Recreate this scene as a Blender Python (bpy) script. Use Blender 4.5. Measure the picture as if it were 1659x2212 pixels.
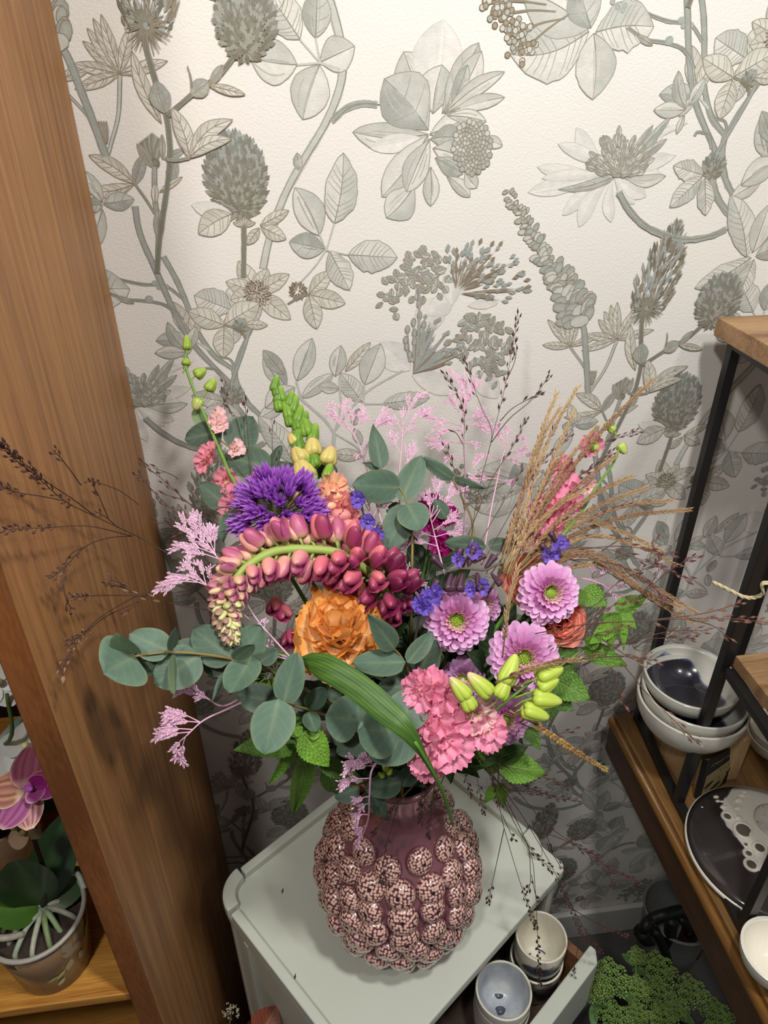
import bpy, math, random
import numpy as np
from mathutils import Vector, Matrix
R_ = random.Random(7)
SC = bpy.context.scene
for o in list(bpy.data.objects): bpy.data.objects.remove(o)
COL = SC.collection

# ------------------------------------------------------------------ camera
F = 1545.0; PX, PY = 829.5, 1106.0
PIT = math.radians(31.7); YAW = math.radians(7.2); ROL = math.radians(-0.4)
H = 1.75
_cp, _sp = math.cos(PIT), math.sin(PIT)
FW = np.array([math.sin(YAW)*_cp, math.cos(YAW)*_cp, -_sp])
_rt = np.array([math.cos(YAW), -math.sin(YAW), 0.0])
_up = np.cross(_rt, FW)
R2 = _rt*math.cos(ROL)+_up*math.sin(ROL)
U2 = _up*math.cos(ROL)-_rt*math.sin(ROL)
CAMP = np.array([0, 0, H])
cam = bpy.data.cameras.new('camera'); camo = bpy.data.objects.new('camera', cam); COL.objects.link(camo)
cam.sensor_fit = 'VERTICAL'; cam.sensor_height = 36; cam.sensor_width = 27; cam.lens = F/2212*36
cam.clip_start = 0.02
camo.matrix_world = Matrix(((R2[0], U2[0], -FW[0], 0), (R2[1], U2[1], -FW[1], 0), (R2[2], U2[2], -FW[2], H), (0, 0, 0, 1)))
SC.camera = camo

# ------------------------------------------------------------------ light
SC.view_settings.view_transform = 'Standard'; SC.view_settings.look = 'None'
SC.view_settings.gamma = 1; SC.view_settings.use_curve_mapping = False
SC.view_settings.exposure = 0.0
wd = bpy.data.worlds.new('room_light'); SC.world = wd; wd.use_nodes = True
wd.node_tree.nodes['Background'].inputs[0].default_value = (1.0, 0.975, 0.95, 1)
wd.node_tree.nodes['Background'].inputs[1].default_value = 0.14
def lamp(name, loc, tgt, energy, size, col=(1, .988, .97)):
    l = bpy.data.lights.new(name, 'AREA'); l.shape = 'DISK'; l.size = size; l.energy = energy; l.color = col
    o = bpy.data.objects.new(name, l); COL.objects.link(o); o.location = loc
    o.rotation_euler = (Vector(tgt)-Vector(loc)).to_track_quat('-Z', 'Y').to_euler()
    return o
lamp('ceiling_spot', (0.3, 0.08, 2.42), (0.15, 0.72, 1.2), 12, .12)
lamp('ceiling_spot', (0.85, -0.3, 2.5), (0.25, 0.7, 1.2), 4.6, .12)
lamp('ceiling_spot', (-0.35, -0.3, 2.5), (0.1, 0.7, 1.2), 10.5, .12)

# ------------------------------------------------------------------ helpers
def lin(c):
    return tuple(((x/255)/12.92 if x/255 <= .04045 else ((x/255+.055)/1.055)**2.4) for x in c)
def ray(x, y): return FW+R2*((x-PX)/F)-U2*((y-PY)/F)
def PYp(x, y, v): d = ray(x, y); return CAMP+d*(v/d[1])
def PZp(x, y, v): d = ray(x, y); return CAMP+d*((v-H)/d[2])
def PXp(x, y, v): d = ray(x, y); return CAMP+d*(v/d[0])
def yd(py): return float(np.interp(py, [600, 700, 900, 1100, 1250, 1350, 1450, 1600, 1700, 1800], [.80, .785, .72, .64, .58, .54, .51, .475, .48, .50]))
def P(px, py, dy=0.0):
    """a point of the bouquet: its depth follows the dome of the bouquet"""
    p = PYp(px, py, yd(py)+dy)
    if p[0] < -.188: p = PXp(px, py, -.188)
    return Vector(p)
def vec(a): return Vector((float(a[0]), float(a[1]), float(a[2])))
def tocam(p): return (Vector((0, 0, H))-p).normalized()
def frame(y, n):
    y = y.normalized(); z = (n-y*n.dot(y))
    if z.length < 1e-5: z = y.orthogonal()
    z.normalize(); x = y.cross(z)
    return Matrix(((x.x, y.x, z.x), (x.y, y.y, z.y), (x.z, y.z, z.z)))
def mixc(a, b, t): return tuple(a[i]+(b[i]-a[i])*t for i in range(3))
def crom(pts, k=6):
    pts = [Vector(p) for p in pts]
    if len(pts) < 3: return [pts[0].lerp(pts[-1], i/k) for i in range(k+1)]
    q = [pts[0]*2-pts[1]]+pts+[pts[-1]*2-pts[-2]]; out = []
    for i in range(1, len(q)-2):
        a, b, c, d = q[i-1:i+3]
        for j in range(k):
            t = j/k
            out.append(.5*((2*b)+(c-a)*t+(2*a-5*b+4*c-d)*t*t+(3*b-a-3*c+d)*t**3))
    out.append(pts[-1]); return out

class G:
    def __init__(s): s.v = []; s.f = []; s.c = []; s.uv = []
    def add(s, vs, fs, col, uv=None):
        o = len(s.v); s.v.extend([tuple(v) for v in vs]); s.f.extend([tuple(i+o for i in f) for f in fs])
        if isinstance(col, list): s.c.extend(col)
        else: s.c.extend([col]*len(vs))
        s.uv.extend(uv if uv else [(0, 0)]*len(vs))
        return s
    def tube(s, pts, r, col, n=6, cap=True):
        pts = [Vector(p) for p in pts]; N = len(pts); vs = []; fs = []; cs = []
        rr = r if isinstance(r, (list, tuple)) else [r]*N
        if len(rr) == 2 and N != 2: rr = [rr[0]+(rr[1]-rr[0])*i/(N-1) for i in range(N)]
        x = None
        for i, p in enumerate(pts):
            t = (pts[min(i+1, N-1)]-pts[max(i-1, 0)])
            t = t.normalized() if t.length > 1e-9 else Vector((0, 0, 1))
            x = t.orthogonal().normalized() if x is None else (x-t*x.dot(t)).normalized()
            y = t.cross(x)
            for k in range(n):
                a = 2*math.pi*k/n; vs.append(p+(x*math.cos(a)+y*math.sin(a))*rr[i])
            cs.extend([col[i] if isinstance(col, list) else col]*n)
        for i in range(N-1):
            for k in range(n):
                k2 = (k+1) % n; fs.append((i*n+k, i*n+k2, (i+1)*n+k2, (i+1)*n+k))
        if cap: fs.append(tuple(range(n-1, -1, -1))); fs.append(tuple((N-1)*n+k for k in range(n)))
        return s.add(vs, fs, cs)
    def spindle(s, b, d, L, w, col, col2=None, n=4, at=.4):
        """small seed / floret: pointed at both ends"""
        d = d.normalized(); x = d.orthogonal().normalized(); y = d.cross(x)
        vs = [b]+[b+d*L*at+(x*math.cos(2*math.pi*k/n)+y*math.sin(2*math.pi*k/n))*w*.5 for k in range(n)]+[b+d*L]
        fs = [(0, 1+(k+1) % n, 1+k) for k in range(n)]+[(n+1, 1+k, 1+(k+1) % n) for k in range(n)]
        return s.add(vs, fs, [col]*(n+1)+[col2 or col])
    def ell(s, c, M, rx, ry, rz, col, nu=10, nv=7, fn=None, colfn=None):
        """ellipsoid, poles along local Y; fn(t)->radius factor, t 0..1 from base"""
        vs = []; cs = []
        for i in range(nv+1):
            t = i/nv; th = math.pi*t
            k = fn(t) if fn else math.sin(th)
            for j in range(nu):
                a = 2*math.pi*j/nu
                l = Vector((rx*k*math.cos(a), -ry*math.cos(th), rz*k*math.sin(a)))
                vs.append(c+M@l); cs.append(colfn(t, a) if colfn else col)
        fs = [(i*nu+j, i*nu+(j+1) % nu, (i+1)*nu+(j+1) % nu, (i+1)*nu+j) for i in range(nv) for j in range(nu)]
        return s.add(vs, fs, cs)
    def box(s, a, b, col, M=None):
        vs = [Vector((x, y, z)) for x in (a[0], b[0]) for y in (a[1], b[1]) for z in (a[2], b[2])]
        if M: vs = [M(v) if callable(M) else M@v for v in vs]
        return s.add(vs, [(0, 1, 3, 2), (4, 6, 7, 5), (0, 4, 5, 1), (2, 3, 7, 6), (0, 2, 6, 4), (1, 5, 7, 3)], col)
    def prism(s, poly, z0, z1, col, M=None):
        n = len(poly); vs = [Vector((x, y, z0)) for x, y in poly]+[Vector((x, y, z1)) for x, y in poly]
        if M: vs = [M(v) for v in vs]
        return s.add(vs, [tuple(range(n-1, -1, -1)), tuple(range(n, 2*n))]+[(i, (i+1) % n, n+(i+1) % n, n+i) for i in range(n)], col)
    def lathe(s, prof, c, n=40, colfn=None, col=(1, 1, 1), wob=None):
        vs = []; cs = []; m = len(prof)
        for i, (r, z) in enumerate(prof):
            for k in range(n):
                a = 2*math.pi*k/n; rr = r*(1+(wob(a, z) if wob else 0))
                vs.append(Vector((c[0]+rr*math.cos(a), c[1]+rr*math.sin(a), c[2]+z))); cs.append(colfn(i, a) if colfn else col)
        fs = [(i*n+k, i*n+(k+1) % n, (i+1)*n+(k+1) % n, (i+1)*n+k) for i in range(m-1) for k in range(n)]
        return s.add(vs, fs, cs)
    def mesh(s, name, off=None):
        me = bpy.data.meshes.new(name)
        vs = s.v if off is None else [(v[0]-off[0], v[1]-off[1], v[2]-off[2]) for v in s.v]
        me.from_pydata(vs, [], s.f)
        at = me.attributes.new('Col', 'FLOAT_COLOR', 'POINT')
        at.data.foreach_set('color', [x for c in s.c for x in (c[0], c[1], c[2], 1.0)])
        uvl = me.uv_layers.new(name='UVMap'); li = np.zeros(len(me.loops), dtype=np.int32); me.loops.foreach_get('vertex_index', li)
        uvl.data.foreach_set('uv', np.array(s.uv, dtype=np.float32)[li].ravel())
        return me

def wloc(o):
    p = Vector((0, 0, 0))
    while o: p = p+o.location; o = o.parent
    return p
def part(name, g, mat, parent=None, smooth=True, bevel=0, kind=None, label=None):
    """link one mesh object; its vertices come in world coordinates"""
    me = g.mesh(name, wloc(parent) if parent else None); me.materials.append(mat)
    if smooth: me.polygons.foreach_set('use_smooth', [True]*len(me.polygons))
    o = bpy.data.objects.new(name, me); COL.objects.link(o)
    if parent: o.parent = parent
    if bevel:
        m = o.modifiers.new('bevel', 'BEVEL'); m.width = bevel; m.segments = 2; m.limit_method = 'ANGLE'; m.angle_limit = math.radians(40)
        me.polygons.foreach_set('use_smooth', [True]*len(me.polygons))
        w = o.modifiers.new('wn', 'WEIGHTED_NORMAL'); w.keep_sharp = True
    if kind: o['kind'] = kind
    if label: o['label'] = label
    return o
def inst(name, me, parent, M):
    """a piece that shares its mesh; M = world matrix of the piece (parents are never rotated unless instanced too)"""
    o = bpy.data.objects.new(name, me); COL.objects.link(o); o.parent = parent
    o.matrix_local = Matrix.Translation(-wloc(parent))@M
    return o
def thing(name, label, cat, loc=(0, 0, 0), group=None):
    o = bpy.data.objects.new(name, None); COL.objects.link(o); o.location = Vector(loc); o.empty_display_size = .02
    o['label'] = label; o['category'] = cat
    if group: o['group'] = group
    return o
def solo(o, label, cat, group=None):
    o['label'] = label; o['category'] = cat
    if group: o['group'] = group
    return o
def M4(p, R3, s=1.0): return Matrix.Translation(p)@R3.to_4x4()@Matrix.Diagonal((s, s, s, 1))

# ------------------------------------------------------------------ materials
def mat(name, col=None, rough=.5, spec=.5, noise=0, nscale=60, bump=0, bscale=300, transl=0, coat=0, metal=0, detail=3):
    m = bpy.data.materials.new(name); m.use_nodes = True; nt = m.node_tree; N = nt.nodes; L = nt.links
    b = N['Principled BSDF']; b.inputs['Roughness'].default_value = rough; b.inputs['Specular IOR Level'].default_value = spec
    b.inputs['Coat Weight'].default_value = coat; b.inputs['Coat Roughness'].default_value = .06; b.inputs['Metallic'].default_value = metal
    if col is None:
        a = N.new('ShaderNodeAttribute'); a.attribute_name = 'Col'; src = a.outputs['Color']
    else:
        a = N.new('ShaderNodeRGB'); a.outputs[0].default_value = (*lin(col), 1); src = a.outputs[0]
    tc = N.new('ShaderNodeTexCoord')
    if noise:
        n = N.new('ShaderNodeTexNoise'); n.inputs['Scale'].default_value = nscale; n.inputs['Detail'].default_value = detail
        L.new(tc.outputs['Object'], n.inputs['Vector'])
        r = N.new('ShaderNodeMapRange'); r.inputs[1].default_value = .3; r.inputs[2].default_value = .7
        r.inputs[3].default_value = 1-noise; r.inputs[4].default_value = 1+noise; L.new(n.outputs[0], r.inputs[0])
        x = N.new('ShaderNodeVectorMath'); x.operation = 'SCALE'; L.new(src, x.inputs[0]); L.new(r.outputs[0], x.inputs['Scale']); src = x.outputs[0]
    L.new(src, b.inputs['Base Color'])
    if bump:
        n2 = N.new('ShaderNodeTexNoise'); n2.inputs['Scale'].default_value = bscale; n2.inputs['Detail'].default_value = 2
        L.new(tc.outputs['Object'], n2.inputs['Vector'])
        bp = N.new('ShaderNodeBump'); bp.inputs['Strength'].default_value = bump; bp.inputs['Distance'].default_value = .002
        L.new(n2.outputs[0], bp.inputs['Height']); L.new(bp.outputs[0], b.inputs['Normal'])
    if transl:
        t = N.new('ShaderNodeBsdfTranslucent'); L.new(src, t.inputs['Color'])
        mx = N.new('ShaderNodeMixShader'); mx.inputs[0].default_value = transl
        L.new(b.outputs[0], mx.inputs[1]); L.new(t.outputs[0], mx.inputs[2]); L.new(mx.outputs[0], N['Material Output'].inputs['Surface'])
    return m
def woodmat(name, c1, c2, axis, scale=1.0, rough=.45, ring=14, stretch=.06, coat=0, dark=None):
    """long grain along one axis"""
    m = bpy.data.materials.new(name); m.use_nodes = True; nt = m.node_tree; N = nt.nodes; L = nt.links
    b = N['Principled BSDF']; b.inputs['Roughness'].default_value = rough; b.inputs['Coat Weight'].default_value = coat
    tc = N.new('ShaderNodeTexCoord'); mp = N.new('ShaderNodeMapping'); L.new(tc.outputs['Object'], mp.inputs[0])
    s = [scale]*3; s[axis] = scale*stretch; mp.inputs['Scale'].default_value = s
    n1 = N.new('ShaderNodeTexNoise'); n1.inputs['Scale'].default_value = ring; n1.inputs['Detail'].default_value = 5; n1.inputs['Distortion'].default_value = .6
    L.new(mp.outputs[0], n1.inputs[0])
    n2 = N.new('ShaderNodeTexNoise'); n2.inputs['Scale'].default_value = ring*14; n2.inputs['Detail'].default_value = 3; L.new(mp.outputs[0], n2.inputs[0])
    mx = N.new('ShaderNodeMath'); mx.operation = 'MULTIPLY_ADD'; mx.inputs[1].default_value = .55; L.new(n2.outputs[0], mx.inputs[0]); L.new(n1.outputs[0], mx.inputs[2])
    cr = N.new('ShaderNodeValToRGB'); cr.color_ramp.elements[0].position = .55; cr.color_ramp.elements[0].color = (*lin(c1), 1)
    cr.color_ramp.elements[1].position = 1.0; cr.color_ramp.elements[1].color = (*lin(c2), 1)
    L.new(mx.outputs[0], cr.inputs[0]); L.new(cr.outputs[0], b.inputs['Base Color'])
    bp = N.new('ShaderNodeBump'); bp.inputs['Strength'].default_value = .12; bp.inputs['Distance'].default_value = .001; L.new(n2.outputs[0], bp.inputs['Height']); L.new(bp.outputs[0], b.inputs['Normal'])
    return m
WHITE = (1, 1, 1)
# ================================================================== the room
W = 0.86
def bx(name, a, b, m, parent=None, bevel=0.0, kind=None, label=None, M=None):
    return part(name, G().box(a, b, WHITE, M), m, parent, smooth=False, bevel=bevel, kind=kind, label=label)
m_wall = mat('wallpaper_ground', (219, 214, 206), .9, .2, noise=.025, nscale=6, bump=.25, bscale=420)
m_floor = mat('concrete', (86, 85, 82), .8, .3, noise=.2, nscale=9, bump=.1, bscale=60)
m_skirt = mat('skirting_paint', (196, 194, 188), .5)
wall = bx('wall_back', (-1.6, W, 0), (1.7, W+.1, 2.75), m_wall, kind='structure')
bx('floor', (-1.6, -1.6, -.05), (1.7, W+.1, 0), m_floor, kind='structure')
bx('baseboard_back', (-.2, W-.014, 0), (1.7, W-.0005, .098), m_skirt, bevel=.004, kind='structure')

# ------------------------------------------------------------------ wooden bookcase on the left
m_ven = woodmat('walnut_veneer', (128, 84, 44), (172, 122, 72), 2, 1.0, .5, 95, .03)
m_edge = woodmat('stained_edge', (98, 56, 24), (134, 80, 38), 2, 1.0, .5, 30, .2)
m_oak = woodmat('oak_shelf', (136, 84, 26), (202, 146, 66), 0, 1.0, .42, 40, .05)
m_dark = mat('dark_back_board', (30, 24, 19), .9, .1)
bk = thing('bookcase', 'brown wooden bookcase whose tall side panel fills the left edge', 'bookcase', (-.55, .6, 0))
bx('side_panel', (-.226, .416, 0), (-.204, W-.001, 2.3), m_ven, bk, .0012)
bx('edge_strip', (-.2265, .411, 0), (-.2045, .4165, 2.3), m_edge, bk, .002, label='orange brown front edge of the side panel')
SHZ = .907
bx('shelf', (-.9, .415, SHZ-.014), (-.227, .84, SHZ), m_oak, bk, .0015, label='oak shelf board')
bx('shelf', (-.9, .43, .36), (-.227, .84, .378), m_oak, bk, .0015)
bx('shelf', (-.9, .43, 1.5), (-.227, .84, 1.516), m_oak, bk, .0015)
bx('back_board', (-.9, .842, .02), (-.227, W-.002, 2.3), m_dark, bk)
bx('side_panel', (-.922, .416, 0), (-.9, W-.001, 2.3), m_ven, bk, .0012)

# ------------------------------------------------------------------ sage green drawer cabinet
T = .74; _f = (H-T)/1.02
_a = math.radians(36.2); CU = Vector((math.cos(_a), math.sin(_a), 0)); CV = Vector((math.sin(_a), -math.cos(_a), 0))
def cab(p): return CU*(p[0]*_f)+CV*(p[1]*_f)+Vector((0, 0, p[2]))
m_sage = mat('sage_lacquer', (196, 200, 186), .42, .45, noise=.02, nscale=8)
m_brn = woodmat('drawer_wood', (92, 58, 34), (140, 96, 60), 0, 1, .6, 20, .1)
m_inn = mat('drawer_inside', (62, 42, 28), .7)
U0, U1, V0, V1 = .224, .634, -.606, -.274
cb = thing('drawer_cabinet', 'pale sage green drawer cabinet with rimmed top under the vase', 'cabinet', cab(((U0+U1)/2, (V0+V1)/2, 0)))
def rrect(u0, v0, u1, v1, rs, n=7):
    """rounded rectangle, corners: (u0,v0) (u1,v0) (u1,v1) (u0,v1)"""
    out = []
    for (cu, cv, a0), r in zip(((u0, v0, 180), (u1, v0, 270), (u1, v1, 0), (u0, v1, 90)), rs):
        du = r if cu == u0 else -r; dv = r if cv == v0 else -r
        for k in range(n+1):
            a = math.radians(a0+90*k/n); out.append((cu+du+r*math.cos(a), cv+dv+r*math.sin(a)))
    return out
part('top', G().prism(rrect(U0, V0, U1, V1, (.045, .045, .012, .045)), T-.02, T, WHITE, cab), m_sage, cb, False, .003)
RT = T+.013; RWD = .014
def rim_strip(poly, z1): return G().prism(poly, T-.004, z1, WHITE, cab)
def arc_strip(cu, cv, r0, r1, a0, a1, n=9):
    o = [(cu+r1*math.cos(math.radians(a0+(a1-a0)*k/n)), cv+r1*math.sin(math.radians(a0+(a1-a0)*k/n))) for k in range(n+1)]
    i = [(cu+r0*math.cos(math.radians(a0+(a1-a0)*k/n)), cv+r0*math.sin(math.radians(a0+(a1-a0)*k/n))) for k in range(n+1)]
    return o+i[::-1]
r = .045
part('rim_rail', rim_strip([(U0+r+.004, V0), (U1-r-.004, V0), (U1-r-.004, V0+RWD), (U0+r+.004, V0+RWD)], RT), m_sage, cb, False, .0025)
part('rim_rail', rim_strip([(U0, V0+r+.004), (U0+RWD, V0+r+.004), (U0+RWD, V1-r-.004), (U0, V1-r-.004)], RT), m_sage, cb, False, .0025)
part('rim_rail', rim_strip([(U1-RWD, V0+r+.004), (U1, V0+r+.004), (U1, V1-.075), (U1-RWD, V1-.075)], RT), m_sage, cb, False, .0025)
for cu, cv, a0, a1 in ((U0+r, V0+r, 180, 270), (U1-r, V0+r, 270, 360), (U0+r, V1-r, 90, 180), (U1-r, V1-.073, 0, 62)):
    part('rim_corner', rim_strip(arc_strip(cu, cv, r-RWD-.0035, r+.0015, a0, a1), RT+.0035), m_sage, cb, False, .0025)
# carcass
bx('side_panel', (U0+.006, V0+.03, .03), (U0+.02, V1-.03, T-.0205), m_sage, cb, .002, M=cab)
bx('side_panel', (U1-.02, V0+.03, .03), (U1-.006, V1-.01, T-.0205), m_sage, cb, .002, M=cab)
bx('back_panel', (U0+.03, V0+.008, .03), (U1-.03, V0+.018, T-.0205), m_sage, cb, .002, M=cab)
for cu, cv, a0 in ((U0+.04, V0+.04, 180), (U1-.04, V0+.04, 270), (U0+.04, V1-.04, 90)):
    part('corner_post', G().prism(arc_strip(cu, cv, .026, .036, a0, a0+90), .0, T-.0205, WHITE, cab), m_sage, cb, False, .0015)
for vv in (V0+.07, V1-.075):
    bx('side_rib', (U0+.001, vv, .05), (U0+.008, vv+.012, T-.03), m_sage, cb, .002, M=cab)
for zz in (.08, .29):
    d = bx('drawer_front', (U0+.02, V1-.03, zz), (U1-.02, V1-.012, zz+.19), m_sage, cb, .003, M=cab)
# the open drawer
DZ = .6
dr = part('drawer', G().box((U0+.03, V0+.06, .494), (U1-.026, -.214, .502), WHITE, cab), m_inn, cb, False, label='dark floor of the open drawer')
DF = G().prism([(U0-.002, -.2135), (U1+.004, -.2135), (U1+.004, -.203), (U1-.012, -.19), (U0-.002, -.19)], .47, DZ, WHITE, cab)
part('drawer_front', DF, m_sage, dr, False, .0025)
part('drawer_side', G().box((U1-.026, V0+.06, .48), (U1-.012, -.214, DZ-.004), WHITE, cab), m_brn, dr, False, .001)
part('drawer_side', G().box((U0+.022, V0+.06, .48), (U0+.034, -.214, DZ-.004), WHITE, cab), m_brn, dr, False, .001)

# ------------------------------------------------------------------ console table
CT = .775
m_ct = woodmat('console_wood', (84, 58, 28), (150, 110, 62), 1, 1.0, .4, 26, .06, coat=.15)
m_cm = woodmat('console_moulding', (98, 64, 26), (148, 102, 46), 1, 1.0, .42, 18, .08, coat=.05)
m_cd = woodmat('console_side', (52, 32, 18), (86, 56, 32), 1, 1.0, .5, 20, .08)
ct = thing('console_table', 'dark brown wooden console table with a moulded edge on the right', 'table', (.78, .55, 0))
bx('top', (.516, .15, CT-.02), (1.15, .832, CT), m_ct, ct, .003)
g = G(); prof = [(.5165, CT-.008), (.5115, CT-.005), (.5075, CT-.007), (.505, CT-.013), (.506, CT-.02), (.510, CT-.0225), (.5165, CT-.023)]
vs = [Vector((x, y, z)) for y in (.15, .832) for x, z in prof]; n = len(prof)
g.add(vs, [(i, i+1, n+i+1, n+i) for i in range(n-1)]+[tuple(range(n)), tuple(range(2*n-1, n-1, -1))], WHITE)
part('moulding', g, m_cm, ct)
bx('apron', (.508, .16, .692), (1.14, .828, CT-.0232), m_cd, ct, .002)
for x, y in ((.8, .78), (1.1, .78), (.8, .22), (1.1, .22)): bx('leg', (x-.02, y-.02, 0), (x+.02, y+.02, .6925), m_cd, ct, .003)

# ------------------------------------------------------------------ black display rack
m_blk = mat('black_steel', (22, 22, 23), .42, .5)
m_rw = woodmat('rack_wood', (116, 84, 54), (178, 142, 102), 0, 1.0, .55, 24, .08)
rk = thing('display_rack', 'black square tube display rack with wooden shelves on the console', 'rack', (.62, .6, CT))
RX = .538; b = .0065
def bar(name, a, c, m=m_blk): return bx(name, (min(a[0], c[0])-b, min(a[1], c[1])-b, min(a[2], c[2])-b), (max(a[0], c[0])+b, max(a[1], c[1])+b, max(a[2], c[2])+b), m, rk, .0008)
Z0 = CT+b; ZT = 1.456
XA = .549; XB = .538; XC = .532
bar('post', (XA, .812, Z0), (XA, .812, ZT)); bar('post', (XB, .644, Z0), (XB, .644, ZT)); bar('post', (.70, .812, Z0), (.70, .812, ZT)); bar('post', (.70, .644, Z0), (.70, .644, ZT))
bar('post', (XC, .452, Z0), (XC, .452, 1.066)); bar('post', (.78, .452, Z0), (.78, .452, 1.066))
def beam(name, p, q):
    p, q = Vector(p), Vector(q); R = frame(q-p, Vector((0, 0, 1))); L = (q-p).length
    part(name, G().box((-b, 0, -b), (b, L, b), WHITE, Matrix.Translation(p)@R.to_4x4()), m_blk, rk, False, .0008)
beam('rail', (XA, .806, Z0), (XB, .65, Z0)); beam('rail', (XB, .638, Z0), (XC, .458, Z0))
beam('rail', (XA+.006, .812, Z0), (.694, .812, Z0)); beam('rail', (XC+.006, .452, Z0), (.774, .452, Z0))
beam('rail', (XA, .806, ZT), (XB, .65, ZT)); beam('rail', (XA+.006, .812, ZT), (.694, .812, ZT)); beam('rail', (XB+.006, .644, ZT), (.694, .644, ZT)); beam('rail', (.70, .806, ZT), (.70, .65, ZT))
beam('rail', (XB+.004, .634, 1.066), (XC, .458, 1.066)); beam('rail', (XC+.006, .452, 1.066), (.774, .452, 1.066))
bx('top_board', (.524, .60, ZT+b+.0005), (.84, .824, ZT+b+.024), m_rw, rk, .0015)
bx('shelf_board', (.545, .38, 1.073), (.84, .636, 1.093), m_rw, rk, .0015)

# ------------------------------------------------------------------ raffia cord
m_raf = mat('raffia', (206, 190, 152), .8, .2, noise=.15, nscale=200)
cp = [PYp(x, y, v) for x, y, v in ((1540, 1258, .615), (1556, 1265, .61), (1580, 1277, .607), (1605, 1289, .602), (1628, 1291, .597), (1648, 1283, .59), (1675, 1262, .585))]
cp += [(.70, .58, 1.17), (.735, .575, 1.10), (.75, .57, 1.0965)]
cc = crom(cp, 7); g = G()
for ph in (0, 2.1, 4.2):
    g.tube([p+Vector((0, math.cos(i*.5+ph), math.sin(i*.5+ph)))*.0014 for i, p in enumerate(cc)], .0013, lin((206, 190, 152)), 5)
solo(part('raffia_cord', g, mat('raffia_strands', None, .8, .2, noise=.12, nscale=300)), 'cream twisted raffia cord looping out beside the black rack', 'cord')
# ================================================================== printed wallpaper pattern (flat print on the wall)
m_print = mat('wallpaper_print', None, .9, .2, noise=.07, nscale=110, bump=.2, bscale=420, detail=4)
PG = G(); RP = random.Random(3)
_lv = [0]
def wq(x, y):
    p = PYp(x, y, W); return Vector((p[0], p[2]))
_K = .00061
c_l1 = (208, 205, 196); c_l2 = (184, 185, 176); c_l3 = (154, 157, 149); c_ln = (134, 132, 119); c_br = (136, 125, 106); c_pale = (217, 212, 204); c_gr = (150, 155, 149)
_cl = [0]
def lev(): return W-.0002-_lv[0]*1.1e-6-(_cl[0] % 7)*1.5e-7
def nl(): _lv[0] += 1
def cluster(): _lv[0] = 0; _cl[0] += 1
def wfill(pts, col, colc=None, pivot=None):
    nl(); y = lev(); n = len(pts)
    c = pivot if pivot else sum(pts, Vector((0, 0)))/n
    PG.add([(c.x, y, c.y)]+[(p.x, y, p.y) for p in pts], [(0, 1+i, 1+(i+1) % n) for i in range(n)], [lin(colc or col)]+[lin(col)]*n)
def wline(pts, w, col, w2=None, jit=.12):
    nl(); y = lev(); vs = []; N = len(pts)
    for i, p in enumerate(pts):
        t = pts[min(i+1, N-1)]-pts[max(i-1, 0)]
        if t.length < 1e-9: t = Vector((1, 0))
        t.normalize(); nn = Vector((-t.y, t.x)); ww = (w+((w2 if w2 is not None else w)-w)*i/max(1, N-1))*.5*_K*(1+RP.uniform(-jit, jit))
        vs += [(p.x+nn.x*ww, y, p.y+nn.y*ww), (p.x-nn.x*ww, y, p.y-nn.y*ww)]
    PG.add(vs, [(2*i, 2*i+1, 2*i+3, 2*i+2) for i in range(N-1)], lin(col))
def c2(pts, k=6): return [Vector((p.x, p.y)) for p in crom([(q.x, q.y, 0) for q in pts], k)]
def stem(pts, w, col=c_l3, edge=True):
    nl(); q = c2([wq(*p) for p in pts]); wline(q, w, col); nl()
    if edge: wline([p+Vector((w*.42*_K, 0)) for p in q], 2, c_ln); wline([p-Vector((w*.42*_K, 0)) for p in q], 1.3, c_ln)
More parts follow.
